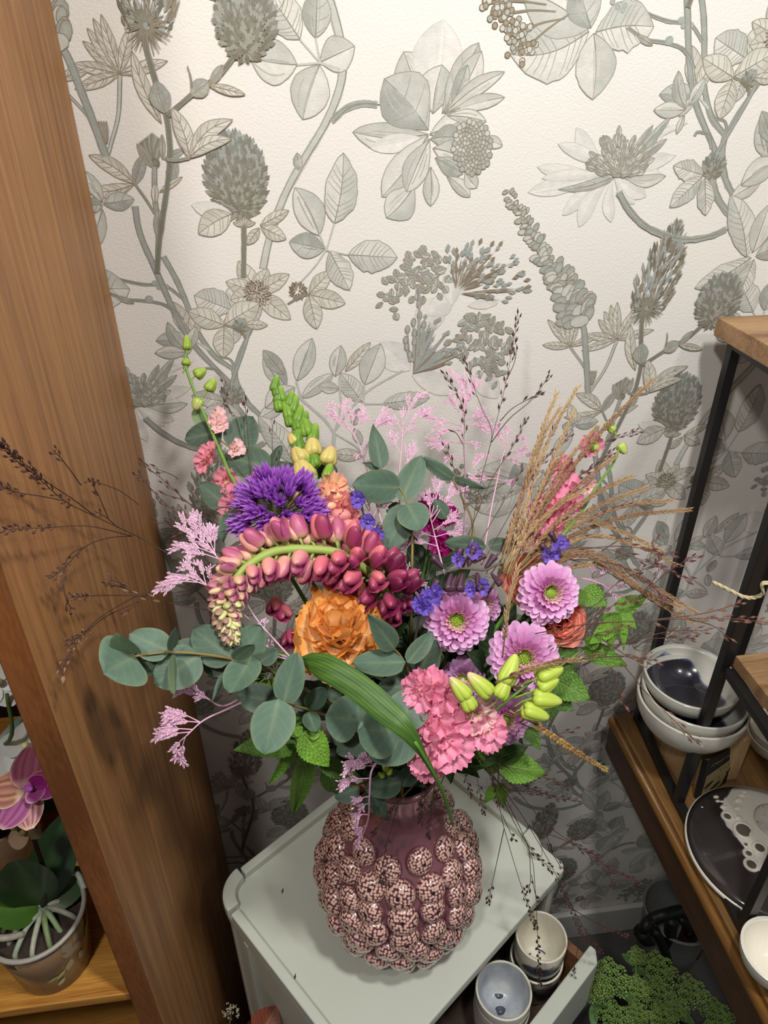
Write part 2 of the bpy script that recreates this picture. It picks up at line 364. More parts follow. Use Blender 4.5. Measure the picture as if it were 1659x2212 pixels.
def leaf(b, t, w, st='l', bend=0.0, shp=1.0, wall_xy=False):
    """st: l watercolour leaf, s serrated with many side veins, d dark pencil, p pale petal, o outlined pencil"""
    B = b if wall_xy else wq(*b); Tt = t if wall_xy else wq(*t); d = Tt-B; L = d.length; d.normalize(); n = Vector((-d.y, d.x)); hw = w*.5*_K; N = 12
    mid = [B+d*L*i/N+n*(bend*L*math.sin(math.pi*i/N)) for i in range(N+1)]
    def hwid(s): return hw*max(0.0, math.sin(math.pi*min(1, s)**shp))**.8
    jag = .1 if st == 's' else .03
    le = [mid[i]+n*hwid(i/N)*(1+RP.uniform(-jag, jag)) for i in range(N+1)]; ri = [mid[i]-n*hwid(i/N)*(1+RP.uniform(-jag, jag)) for i in range(N+1)]
    ca, cbb, ln = {'l': (c_l1, c_l2, c_ln), 's': (c_l1, c_l2, c_ln), 'd': (c_l3, c_gr, c_br), 'p': (c_pale, (206, 203, 196), (188, 184, 174)), 'o': ((204, 201, 190), (190, 187, 176), c_br), 'g': (c_l2, c_l3, c_ln)}[st]
    if RP.random() < .5: ca, cbb = cbb, ca
    nl()
    for side, cc in ((le, ca), (ri, cbb)):
        y = lev(); vs = []; cs = []
        for i in range(N+1):
            vs += [(mid[i].x, y, mid[i].y), (side[i].x, y, side[i].y)]; k = .5+.5*math.sin(i*.9+w)
            cs += [lin(mixc(cc, c_l1 if st != 'p' else c_pale, .4*k)), lin(mixc(cc, ln, .12))]
        PG.add(vs, [(2*i, 2*i+1, 2*i+3, 2*i+2) for i in range(N)], cs)
    nl(); lw = 1.1 if st == 'p' else 1.5
    wline(le, lw, mixc(ln, c_l1, .2)); wline(ri, lw, mixc(ln, c_l1, .2))
    if st != 'p': wline(mid, 2.2, ln, 1.0)
    if w < 13: return
    nv = {'l': 0, 's': 7, 'd': 3, 'p': 0, 'o': 5, 'g': 3}[st]
    for k in range(nv):
        s = .12+.7*k/max(1, nv); i = int(s*N); j = min(N, i+2)
        for side in (le, ri): wline([mid[i], mid[i].lerp(side[j], .55), side[j].lerp(mid[j], .12)], 1.5, mixc(ln, c_l2, .35), 1)
    if st in ('l', 'g', 'd', 'p'):
        for k in range(3 if st != 'p' else 1):
            a = RP.uniform(-.6, .6); i0 = RP.randint(1, 4); i1 = RP.randint(7, 11)
            wline([mid[i]+n*hwid(i/N)*a for i in range(i0, i1+1)], 2.2, mixc(cbb, ln, .3))
def ellip(c, rx, ry, ang, col, ln=None, wall_xy=False, n=12):
    C = c if wall_xy else wq(*c); ca, sa = math.cos(ang), math.sin(ang)
    pts = [C+Vector((ca*rx*math.cos(2*math.pi*k/n)-sa*ry*math.sin(2*math.pi*k/n), sa*rx*math.cos(2*math.pi*k/n)+ca*ry*math.sin(2*math.pi*k/n)))*_K for k in range(n)]
    wfill(pts, col, mixc(col, c_l1, .3))
    if ln: nl(); wline(pts+[pts[0]], 1.5, ln)
def stroke(a, b, w, col):
    """short pencilled floret: lens shape"""
    d = b-a; n = Vector((-d.y, d.x)).normalized()*w*.5*_K; nl(); y = lev()
    PG.add([(a.x, y, a.y), (a.x+d.x*.55+n.x, y, a.y+d.y*.55+n.y), (b.x, y, b.y), (a.x+d.x*.55-n.x, y, a.y+d.y*.55-n.y)], [(0, 1, 2, 3)], lin(col))
def clover(c, rx, ry, n=230, up=Vector((0, 1)), base=.75):
    C = wq(*c); B = C-up*ry*_K*base; sx = Vector((up.y, -up.x))
    for i in range(n):
        q = math.sqrt((i+.5)/n); a = i*2.39996
        p = C+(sx*math.cos(a)*rx+up*math.sin(a)*ry)*q*_K
        d = (p-B)
        if d.length < 1e-6: continue
        d.normalize(); L = (11+6*RP.random())*_K
        t = (math.sin(a)*q+1)/2
        stroke(p-d*L*.4, p+d*L*.6, 6.5+RP.random()*2.5, mixc(mixc(c_br, c_gr, t), RP.choice([c_l3, (104, 100, 86), (116, 118, 110)]), .55))
def lupine():
    ax = c2([wq(x, y) for x, y in ((1095, 412), (1130, 470), (1170, 545), (1215, 610), (1240, 665), (1262, 700))], 10); N = len(ax)
    stem([(1198, 585), (1225, 640), (1258, 700), (1265, 760), (1270, 850)], 13)
    i = 0
    while i < 150:
        t = i/150; k = int(t**.8*(N-3)); p = ax[k]; d = (ax[min(N-1, k+1)]-ax[k]).normalized(); n = Vector((-d.y, d.x))
        if .62 < t and RP.random() < .35: i += 1; continue
        s = (5+13*t)*(.8+.4*RP.random()); off = RP.uniform(-1, 1)*(9+26*t)*_K*(1.0 if t < .6 else 1.15)
        ang = math.atan2(n.y, n.x)+(.5 if off > 0 else -.5)
        ellip(p+n*off, s, s*.62, ang, RP.choice([c_l2, c_l3, c_gr]), c_br, True, 9); i += 1
def foxtail():
    A = wq(1383, 700); Bq = wq(1468, 478); d = Bq-A; L = d.length; d.normalize(); n = Vector((-d.y, d.x))
    for i in range(330):
        s = RP.random(); wd = 40*math.sin(math.pi*min(1, .12+.88*s)**.75)**.6*(1 if s < .85 else .6); o = RP.uniform(-1, 1)
        p = A+d*L*(.1+.83*s)+n*o*wd*_K; dd = (d*1.0-n*(-o)*.5).normalized(); l = (16+RP.random()*12)*_K
        stroke(p, p+dd*l, 4.5+RP.random()*2.5, RP.choice([c_br, c_gr, (112, 108, 95), c_l3]))
    Cc = A+d*L*.17
    for i in range(70):
        a = math.pi*2*i/70+RP.uniform(-.1, .1); l = (24+18*RP.random())*_K
        wline([Cc+Vector((math.cos(a), math.sin(a)))*5*_K, Cc+Vector((math.cos(a), math.sin(a)))*l], 2.4, RP.choice([c_br, c_ln]), 1)
def motif():
    cluster()
    # lupine spike, its palm leaves and the foxtail
    for t in ((1183, 690), (1212, 698), (1228, 694), (1246, 688), (1172, 745), (1302, 718)): leaf((1232, 748), t, 17, 'o')
    stem([(1232, 750), (1255, 782), (1266, 800)], 5, c_l2)
    for t in ((1292, 690), (1305, 672), (1319, 658), (1333, 652), (1266, 722), (1256, 757), (1412, 712), (1374, 664)): leaf((1332, 733), t, 18, 'o')
    stem([(1332, 735), (1310, 790), (1285, 830), (1272, 850)], 7, c_l2)
    for k in range(5): leaf((1278, 832), (1272+k*4, 800), 6, 'd')
    leaf((1372, 800), (1362, 700), 24, 'o', .05)
    lupine()
    stem([(300, 20), (318, 110), (352, 225), (362, 262), (368, 330), (362, 400), (345, 520), (340, 590)], 9, (120, 118, 105))
    foxtail()
    leaf((360, 245), (338, 175), 34, 'd', .05); stem([(362, 250), (420, 200), (448, 182), (480, 155), (525, 95)], 8, (120, 116, 102))
    leaf((413, 205), (452, 176), 26, 'd'); leaf((452, 184), (530, 204), 14, 'o'); leaf((455, 182), (482, 140), 14, 'd'); wline(c2([wq(415, 190), wq(412, 165), wq(405, 142)]), 4, c_br, 1.5)
    clover((530, 42), 48, 56, 250, Vector((.1, 1)).normalized())
    leaf((410, 340), (372, 232), 28, 'o', -.06); leaf((410, 340), (503, 258), 26, 'o', .12); leaf((410, 340), (500, 300), 22, 'o', .1); stem([(410, 340), (385, 345), (362, 345)], 5)
    cluster()
    # small bud
    for k in range(26): stroke(wq(335+RP.uniform(-3, 3), 352), wq(300+k*2.2, 284+abs(k-13)*1.7), 8, RP.choice([c_br, c_ln, c_l3]))
    ellip((335, 352), 8, 8, 0, (110, 106, 92), c_br); leaf((330, 362), (296, 310), 14, 'd'); leaf((290, 400), (312, 332), 20, 'd'); leaf((355, 345), (400, 322), 12, 'd'); leaf((352, 345), (350, 290), 10, 'd')
    stem([(334, 360), (335, 430), (342, 480), (341, 560)], 9, c_l3); leaf((335, 440), (335, 395), 12, 'o'); leaf((345, 520), (342, 450), 18, 'd'); leaf((366, 400), (380, 340), 20, 'd'); leaf((345, 415), (394, 382), 10, 'o')
    cluster()
    # vine on the left and its leaves
    leaf((290, 395), (192, 335), 26, 'o', -.06); leaf((290, 398), (182, 412), 22, 'o', .07); stem([(290, 395), (315, 430), (335, 462)], 4)
    leaf((224, 440), (290, 430), 30, 'g'); leaf((222, 436), (186, 370), 22, 'l'); leaf((222, 452), (192, 545), 34, 'l'); leaf((222, 444), (186, 440), 24, 'g')
    stem([(292, 445), (303, 505), (340, 590), (385, 690), (425, 752), (500, 830)], 11, c_l3)
    stem([(500, 832), (512, 880), (560, 925), (650, 965), (720, 985)], 14, c_l3)
    stem([(500, 828), (530, 742), (548, 670)], 8, c_l3); stem([(395, 690), (360, 660), (320, 650), (270, 645), (225, 628)], 6, c_gr)
    ellip((322, 646), 8, 7, .4, c_gr); leaf((290, 655), (250, 640), 10, 'd')
    stem([(485, 822), (470, 800), (445, 795), (440, 802)], 5, c_l3)
    leaf((402, 760), (335, 762), 26, 'l'); leaf((404, 758), (362, 695), 24, 'g', .1); leaf((408, 752), (424, 705), 20, 'l'); leaf((404, 768), (400, 800), 12, 'l')
    cluster()
    # the big clover head
    clover((510, 383), 54, 72, 330); stem([(526, 455), (527, 510), (526, 600)], 9, (125, 122, 108))
    leaf((500, 460), (414, 442), 30, 'p', .05); leaf((500, 462), (429, 505), 44, 'o', -.04)
    for k in range(7): leaf((527, 488), (504+k*8, 468+abs(k-3)*4), 7, 'o')
    leaf((562, 487), (624, 454), 20, 'o'); leaf((564, 490), (618, 516), 26, 'o'); leaf((560, 492), (534, 528), 18, 'o')
    cluster()
    # star flower below it
    for t, w in (((515, 563), 34), ((488, 608), 30), ((578, 580), 30), ((625, 592), 30), ((628, 690), 38), ((498, 648), 34), ((585, 655), 28), ((548, 700), 26)): leaf((555, 632), t, w, 'o')
    for i in range(70):
        a = i*2.4; q = math.sqrt(i/70); p = wq(555, 634)+Vector((math.cos(a), math.sin(a)))*q*21*_K; stroke(p, p+Vector((math.cos(a), math.sin(a)))*8*_K, 4, RP.choice([c_br, (112, 96, 76)]))
    leaf((485, 702), (406, 672), 40, 'o'); leaf((486, 700), (560, 655), 46, 'o'); leaf((484, 706), (482, 772), 40, 'o'); stem([(485, 702), (520, 712), (530, 730)], 5, c_br); clover((520, 704), 11, 11, 40); leaf((528, 700), (578, 702), 18, 'o')
    for i in range(50):
        a = i*2.4; q = math.sqrt(i/50); p = wq(644, 628)+Vector((math.cos(a), math.sin(a)))*q*14*_K; stroke(p, p+Vector((math.cos(a), math.sin(a)))*7*_K, 3.5, RP.choice([c_br, (120, 100, 76)]))
    leaf((668, 634), (715, 585), 30, 'o'); leaf((668, 636), (746, 655), 36, 'o'); leaf((667, 638), (684, 710), 36, 'o'); stem([(668, 635), (650, 640), (622, 656)], 4, c_br); stem([(650, 608), (680, 575), (704, 540)], 3, c_l2, False)
    leaf((690, 508), (637, 405), 54, 'l', -.05); leaf((722, 482), (742, 330), 62, 's', -.04, .9); leaf((700, 538), (625, 522), 46, 'g'); leaf((752, 550), (858, 556), 62, 's'); leaf((712, 542), (755, 626), 46, 's')
    for t in ((690, 505), (722, 482), (752, 550)): stem([(705, 540), t], 3, c_l2, False)
    cluster()
    # thick vine through the middle
    stem([(703, -30), (725, 45), (738, 110), (736, 180), (705, 262), (650, 355), (612, 428), (582, 515), (568, 580)], 15, c_l2)
    leaf((645, 368), (642, 330), 16, 'g'); stem([(716, 262), (745, 236), (780, 224), (815, 226)], 11, c_l3)
    leaf((642, 140), (540, 124), 64, 'l', .03); leaf((690, 140), (654, 258), 66, 'l', -.02); leaf((692, 134), (766, 100), 52, 'l'); leaf((648, 85), (578, -20), 56, 's'); leaf((682, 82), (686, -25), 46, 'g')
    for t in ((642, 140), (648, 85), (682, 82)): stem([(692, 136), t], 3, c_l2, False)
    stem([(692, 136), (735, 150)], 4, c_l2, False)
    cluster()
    # dahlia
    for b, t, w, st in (((925, 290), (762, 285), 46, 'l'), ((920, 300), (800, 320), 30, 'p'), ((915, 215), (872, 112), 60, 'l'), ((930, 230), (958, 42), 86, 'p'), ((935, 245), (955, 140), 60, 'l'), ((955, 245), (1034, 92), 48, 'g'), ((965, 245), (1040, 110), 44, 'l'), ((975, 230), (1010, 140), 26, 'g'), ((960, 245), (1090, 155), 26, 'l'), ((975, 240), (1090, 210), 24, 'l'), ((925, 280), (830, 170), 92, 'g'),
                        ((925, 290), (825, 425), 60, 'l'), ((895, 400), (835, 470), 58, 'l'), ((928, 300), (878, 415), 46, 'l'), ((930, 360), (930, 445), 30, 'l'), ((965, 380), (1015, 425), 24, 'l'), ((1040, 300), (1085, 315), 20, 'l'), ((1005, 370), (1030, 405), 26, 'l'), ((928, 290), (1010, 255), 40, 'l'), ((930, 300), (1000, 300), 40, 'g'), ((935, 320), (1005, 345), 44, 'l'), ((940, 340), (1000, 375), 30, 'g'), ((965, 250), (1050, 262), 26, 'l')): leaf(b, t, w, st, RP.uniform(-.06, .06), 1.25)
    for i in range(110):
        a = i*2.39996; q = math.sqrt(i/110); ellip((1020+42*q*math.cos(a), 318+58*q*math.sin(a)), 7-2*q, 5, a, RP.choice([c_l2, c_l3, c_gr]), c_br, n=7)
    cluster()
    # hydrangea cluster
    for b, t, w in (((885, 800), (820, 740), 60), ((900, 720), (960, 640), 60), ((925, 680), (980, 640), 44), ((890, 810), (1000, 845), 50), ((1030, 800), (1075, 860), 50), ((980, 560), (975, 660), 40), ((1010, 660), (1075, 655), 18)): leaf(b, t, w, 'p')
    for cx, cy, rx, ry, n in ((915, 595), (0, 0), 0, 0, 0), ((1040, 735), (0, 0), 0, 0, 0):
        pass
    for cx, cy, rx, ry, n in ((912, 592, 62, 50, 62), (845, 640, 22, 38, 12), (1040, 735, 66, 66, 78), (1065, 790, 30, 40, 16)):
        for i in range(n):
            a = i*2.39996; q = math.sqrt((i+.5)/n); x, y = cx+rx*q*math.cos(a), cy+ry*q*math.sin(a); a2 = RP.uniform(0, 6.28); l = RP.uniform(16, 24)
            leaf((x, y), (x+l*math.cos(a2), y+l*math.sin(a2)), RP.uniform(9, 13), 'd' if RP.random() < .5 else 'g')
    for i in range(120):
        s = RP.random(); a = RP.uniform(-1.75, .25); l = RP.uniform(50, 150)*(1 if -1.3 < a < 0 else .75); x, y = 985+l*math.cos(a), 632+l*math.sin(a)*.86
        if i % 3 == 0: stroke(wq(985+l*.2*math.cos(a), 632+l*.2*math.sin(a)), wq(x, y), 3, c_br)
        stroke(wq(x, y), wq(x+17*math.cos(a), y+17*math.sin(a)), 8, RP.choice([c_gr, c_l3, c_br]))
    for i in range(70):
        a = RP.uniform(-1.45, -.25); l = RP.uniform(40, 125); stroke(wq(892, 806), wq(892+l*math.cos(a), 806+l*math.sin(a)), 6, RP.choice([c_br, c_gr, c_l3]))
        if i % 3 == 0: x, y = 892+l*math.cos(a), 806+l*math.sin(a); stroke(wq(x, y), wq(x+14*math.cos(a), y+14*math.sin(a)), 9, c_gr)
    for x, y in ((893, 695), (880, 710), (905, 655), (906, 680), (895, 718), (876, 733), (895, 737), (878, 748), (885, 765), (915, 700)): ellip((x, y), 4.5, 8, 0, c_gr, c_br); wline([wq(x, y+6), wq((x+892)/2, 780)], 2.5, c_l3)
    stem([(905, 620), (905, 700), (898, 790)], 4, c_l3, False)
    cluster()
    # leaves under the cluster
    for b, t, w, st in (((618, 836), (570, 765), 40, 'g'), ((641, 823), (674, 730), 42, 'l'), ((651, 860), (720, 806), 30, 'l'), ((733, 840), (688, 834), 25, 'l'), ((724, 813), (736, 746), 34, 'l'), ((746, 802), (800, 739), 24, 'o'), ((787, 831), (822, 742), 52, 'l'), ((782, 868), (736, 805), 42, 's'), ((615, 870), (560, 903), 32, 'l'), ((826, 872), (928, 858), 40, 's'), ((776, 882), (764, 918), 26, 'g'), ((784, 985), (718, 980), 32, 'o'), ((765, 925), (780, 960), 20, 'l'), ((640, 1000), (600, 935), 34, 'p')): leaf(b, t, w, st)
    for pts, w in ((((618, 836), (650, 862)), 4), (((651, 862), (640, 823)), 5), (((651, 862), (700, 905), (722, 935)), 6), (((722, 935), (735, 880), (733, 815)), 4), (((722, 935), (718, 975), (700, 1000)), 8), (((722, 932), (760, 880), (800, 840), (870, 800)), 5), (((785, 870), (787, 830)), 4), (((785, 872), (830, 872)), 4), (((722, 935), (770, 965), (785, 985)), 4)): stem(pts, w, c_l2, False)
    cluster()
    # star of big leaves and berry sprays at the top
    leaf((1272, 68), (1102, 118), 92, 's', .1); leaf((1270, 62), (1130, -20), 90, 'l', -.05); leaf((1276, 60), (1245, -40), 60, 'g'); leaf((1286, 70), (1412, 58), 76, 's', .05); leaf((1282, 72), (1280, 215), 72, 'l', .05)
    for x0, y0, x1, y1 in ((1130, 110, 1230, 30), (1120, 70, 1220, 40), (1090, 30, 1200, 25), (1060, 5, 1180, 10)):
        wline(c2([wq(x0, y0), wq((x0+x1)/2, (y0+y1)/2-5), wq(x1, y1)]), 4, c_br, 2.5)
        for k in range(24): ellip((x0+RP.gauss(0, 16), y0-6+RP.gauss(0, 18)), 5, 5, 0, RP.choice([c_br, c_l3, c_l2]), (118, 104, 84), n=7)
    cluster()
    # chrysanthemum
    for t, w in (((1140, 415), 40), ((1160, 360), 34), ((1170, 385), 24), ((1215, 465), 36), ((1250, 490), 40), ((1320, 480), 30), ((1370, 440), 26), ((1395, 425), 34), ((1430, 380), 30), ((1450, 335), 30), ((1445, 270), 22), ((1485, 265), 14), ((1460, 335), 24), ((1245, 275), 40), ((1205, 310), 30)): leaf((1325, 378), t, w*.8, 'p', RP.uniform(-.1, .1), 1.7)
    leaf((1340, 375), (1438, 380), 22, 'l', -.12, 1.5); leaf((1330, 380), (1205, 410), 18, 'g', .05, .7)
    for t in ((1420, 300), (1410, 270), (1450, 250), (1400, 330), (1440, 300)): leaf((1345, 372), t, 16, 'g', 0, 1.4)
    for i in range(150):
        a = RP.uniform(-3.05, -.1); l = (1-i/150)*.75+.25*RP.random(); x, y = 1334+92*l*math.cos(a)+6, 378+108*l*math.sin(a); leaf((1334+92*max(0, l-.26)*math.cos(a)+5, 380+108*max(0, l-.26)*math.sin(a)), (x, y), 9, RP.choice(['g', 'd', 'l', 'g']), 0, 1.3)
    stem([(1336, 415), (1360, 455), (1400, 492), (1470, 516), (1530, 510), (1568, 494)], 12, c_l3)
    cluster()
    # right hand vine
    stem([(1512, -30), (1520, 40), (1521, 110), (1520, 180), (1536, 250), (1566, 292)], 11, c_l3); stem([(1566, 292), (1560, 330), (1568, 390), (1600, 445), (1622, 478)], 12, c_l3); stem([(1566, 292), (1600, 235), (1645, 170), (1652, 150)], 8, c_gr)
    stem([(1545, 255), (1565, 262), (1570, 285)], 5, c_gr); stem([(1516, 88), (1490, 52), (1440, 45), (1380, 20), (1345, -10)], 6, c_gr)
    for k in range(12): ellip((1478+RP.gauss(0, 6), 45+RP.gauss(0, 5)), 5, 5, 0, c_gr, n=7); ellip((1336+RP.gauss(0, 7), 14+RP.gauss(0, 7)), 5, 5, 0, c_gr, n=7)
    leaf((1502, 200), (1424, 204), 34, 'g'); leaf((1504, 198), (1494, 98), 32, 'o'); leaf((1506, 200), (1552, 124), 26, 'o', .1); leaf((1504, 204), (1466, 252), 16, 'l'); stem([(1504, 202), (1530, 235)], 4, c_l2, False)
    leaf((1610, 126), (1545, 82), 58, 's'); leaf((1616, 122), (1665, 60), 50, 's'); leaf((1612, 130), (1588, 220), 38, 's'); stem([(1612, 126), (1640, 150)], 4, c_br); clover((1652, 130), 14, 16, 50)
    clover((1541, 358), 20, 21, 90); leaf((1518, 378), (1454, 358), 36, 's'); leaf((1516, 382), (1446, 448), 38, 's'); leaf((1522, 384), (1524, 465), 34, 's')
    leaf((1612, 555), (1578, 420), 52, 's', -.05); leaf((1625, 545), (1662, 440), 44, 'l'); leaf((1622, 556), (1500, 622), 46, 's', .05); leaf((1628, 560), (1592, 645), 36, 's'); leaf((1632, 553), (1700, 520), 44, 'g')
    leaf((1600, 400), (1680, 345), 46, 'l', .05); leaf((1668, 310), (1645, 240), 30, 'd')
motif()
_pm = PG.mesh('wallpaper_print'); _pm.materials.append(m_print)
LA = Vector((.567, -.297)); LC = Vector((-.012, -.545))
for i in range(-2, 3):
    for j in range(-3, 5):
        o = LA*i+LC*j
        # the motif spans about x -.23..0.56, z 1.3..1.83 on the wall
        if o.x+.56 < -.2 or o.x-.23 > 1.0 or 1.83+o.y < .1 or 1.3+o.y > 1.95: continue
        q = bpy.data.objects.new('wallpaper_print', _pm); COL.objects.link(q); q.parent = wall; q.location = (o.x, -abs((i+2)*8+j+3)*2.0371e-5, o.y); q['kind'] = 'stuff'
# ================================================================== pineapple-like glazed vase
VX, VY = .0862, .5535
VZ = T
def vr(z):
    return float(np.interp(z, [0, .01, .035, .075, .115, .15, .18, .205, .225, .245, .27, .308], [.056, .066, .083, .096, .1, .094, .082, .066, .052, .043, .0405, .0455]))
vs_ = [i*.308/44 for i in range(45)]
prof = [(0.0, 0.0)]+[(sum(vr(z+d) for d in (-.008, 0, .008))/3 if .01 < z < .298 else vr(z), z) for z in vs_]+[(.041, .309), (.037, .29), (.036, .2), (.05, .12), (0, .03)]
m_vase = mat('plum_glaze', (126, 80, 86), .16, .6, noise=.18, nscale=35, coat=.8)
va = thing('vase', 'plum glazed round vase covered in knobbly bumps on the green cabinet', 'vase', (VX, VY, VZ))
part('body', G().lathe(prof, (VX, VY, VZ), 56), m_vase, va)
def knobmat():
    m = bpy.data.materials.new('crackle_glaze'); m.use_nodes = True; nt = m.node_tree; N = nt.nodes; L = nt.links
    b = N['Principled BSDF']; b.inputs['Roughness'].default_value = .15; b.inputs['Coat Weight'].default_value = .9; b.inputs['Coat Roughness'].default_value = .05
    tc = N.new('ShaderNodeTexCoord'); oi = N.new('ShaderNodeObjectInfo')
    ad = N.new('ShaderNodeVectorMath'); ad.operation = 'ADD'; sc = N.new('ShaderNodeVectorMath'); sc.operation = 'SCALE'
    cx = N.new('ShaderNodeCombineXYZ'); [L.new(oi.outputs['Random'], cx.inputs[i]) for i in range(3)]; L.new(cx.outputs[0], sc.inputs[0]); sc.inputs['Scale'].default_value = .35
    L.new(sc.outputs[0], ad.inputs[1])
    r = N.new('ShaderNodeValToRGB'); r.color_ramp.elements[0].position = .37; r.color_ramp.elements[0].color = (*lin((220, 178, 162)), 1); r.color_ramp.elements[1].position = .49; r.color_ramp.elements[1].color = (*lin((86, 46, 54)), 1)
    # hollow dark centre and plum foot, by distance from the knob's own axis
    sp = N.new('ShaderNodeSeparateXYZ'); L.new(tc.outputs['Object'], sp.inputs[0])
    cb2 = N.new('ShaderNodeCombineXYZ'); L.new(sp.outputs[0], cb2.inputs[0]); L.new(sp.outputs[1], cb2.inputs[1])
    ln = N.new('ShaderNodeVectorMath'); ln.operation = 'LENGTH'; L.new(cb2.outputs[0], ln.inputs[0])
    zo = N.new('ShaderNodeMath'); zo.operation = 'ADD'; zo.inputs[1].default_value = .005; L.new(sp.outputs[2], zo.inputs[0])
    th = N.new('ShaderNodeMath'); th.operation = 'ARCTAN2'; L.new(ln.outputs['Value'], th.inputs[0]); L.new(zo.outputs[0], th.inputs[1])
    dv = N.new('ShaderNodeMath'); dv.operation = 'DIVIDE'; L.new(th.outputs[0], dv.inputs[0]); L.new(ln.outputs['Value'], dv.inputs[1])
    s2 = N.new('ShaderNodeVectorMath'); s2.operation = 'SCALE'; L.new(cb2.outputs[0], s2.inputs[0]); L.new(dv.outputs[0], s2.inputs['Scale'])
    L.new(s2.outputs[0], ad.inputs[0]); sc.inputs['Scale'].default_value = 40
    v = N.new('ShaderNodeTexVoronoi'); v.voronoi_dimensions = '2D'; v.feature = 'F1'; v.inputs['Scale'].default_value = 4.7; v.inputs['Randomness'].default_value = .6; L.new(ad.outputs[0], v.inputs['Vector']); L.new(v.outputs['Distance'], r.inputs[0])
    mr = N.new('ShaderNodeMapRange'); mr.inputs[1].default_value = .0021; mr.inputs[2].default_value = .003; L.new(ln.outputs['Value'], mr.inputs[0])
    mr2 = N.new('ShaderNodeMapRange'); mr2.inputs[1].default_value = .0002; mr2.inputs[2].default_value = .0045; L.new(sp.outputs[2], mr2.inputs[0])
    mx = N.new('ShaderNodeMix'); mx.data_type = 'RGBA'; mx.inputs[6].default_value = (*lin((38, 18, 26)), 1); L.new(mr.outputs[0], mx.inputs[0]); L.new(r.outputs[0], mx.inputs[7])
    mx2 = N.new('ShaderNodeMix'); mx2.data_type = 'RGBA'; mx2.inputs[6].default_value = (*lin((104, 62, 70)), 1); L.new(mr2.outputs[0], mx2.inputs[0]); L.new(mx.outputs[2], mx2.inputs[7])
    L.new(mx2.outputs[2], b.inputs['Base Color'])
    bp = N.new('ShaderNodeBump'); bp.invert = True; bp.inputs['Strength'].default_value = .3; bp.inputs['Distance'].default_value = .0006; L.new(v.outputs['Distance'], bp.inputs['Height']); L.new(bp.outputs[0], b.inputs['Normal'])
    return m
m_knob = knobmat()
g = G(); nr, ns = 9, 20; kv = []; KR, KH = .0192, .0165
for i in range(nr+1):
    t = i/nr; rr = KR*math.cos(t*math.pi/2)**.75 if i < nr else 0.0008; zz = KH*math.sin(t*math.pi/2)-.003
    if i == nr: zz -= .0012
    if i == nr-1: rr = .0024
    kv += [Vector((rr*math.cos(2*math.pi*k/ns), rr*math.sin(2*math.pi*k/ns), zz)) for k in range(ns)]
g.add(kv, [(i*ns+k, i*ns+(k+1) % ns, (i+1)*ns+(k+1) % ns, (i+1)*ns+k) for i in range(nr) for k in range(ns)]+[tuple(nr*ns+k for k in range(ns))], WHITE)
kme = g.mesh('knob'); kme.materials.append(m_knob); kme.polygons.foreach_set('use_smooth', [True]*len(kme.polygons))
for ri, (z, n, s) in enumerate(((.016, 14, .82), (.042, 16, .92), (.071, 18, .98), (.1, 18, 1.0), (.129, 18, 1.0), (.157, 16, .98), (.184, 14, .96), (.21, 11, .86))):
    for k in range(n):
        a = 2*math.pi*(k+.5*(ri % 2))/n+R_.uniform(-.04, .04)+.1; zz = z+R_.uniform(-.003, .003)
        # the top row opens around the smooth neck at the front
        if ri == 6 and math.cos(a+math.pi/2) > .8 and False: continue
        rr = vr(zz); dn = (vr(zz+.004)-vr(zz-.004))/.008
        nrm = Vector((math.cos(a), math.sin(a), -dn)).normalized()
        p = Vector((VX+rr*math.cos(a), VY+rr*math.sin(a), VZ+zz))
        nn = (nrm+Vector((R_.uniform(-.22, .22), R_.uniform(-.22, .22), R_.uniform(-.18, .18)))).normalized()
        R3 = frame(Vector((0, 0, 1)) if abs(nn.z) < .95 else Vector((1, 0, 0)), nn)
        R3 = frame((Vector((0, 0, 1))-nn*nn.z), nn)
        inst('knob', kme, va, M4(p, R3, s*R_.uniform(.92, 1.08)))
MOUTH = Vector((VX, VY, VZ+.295))

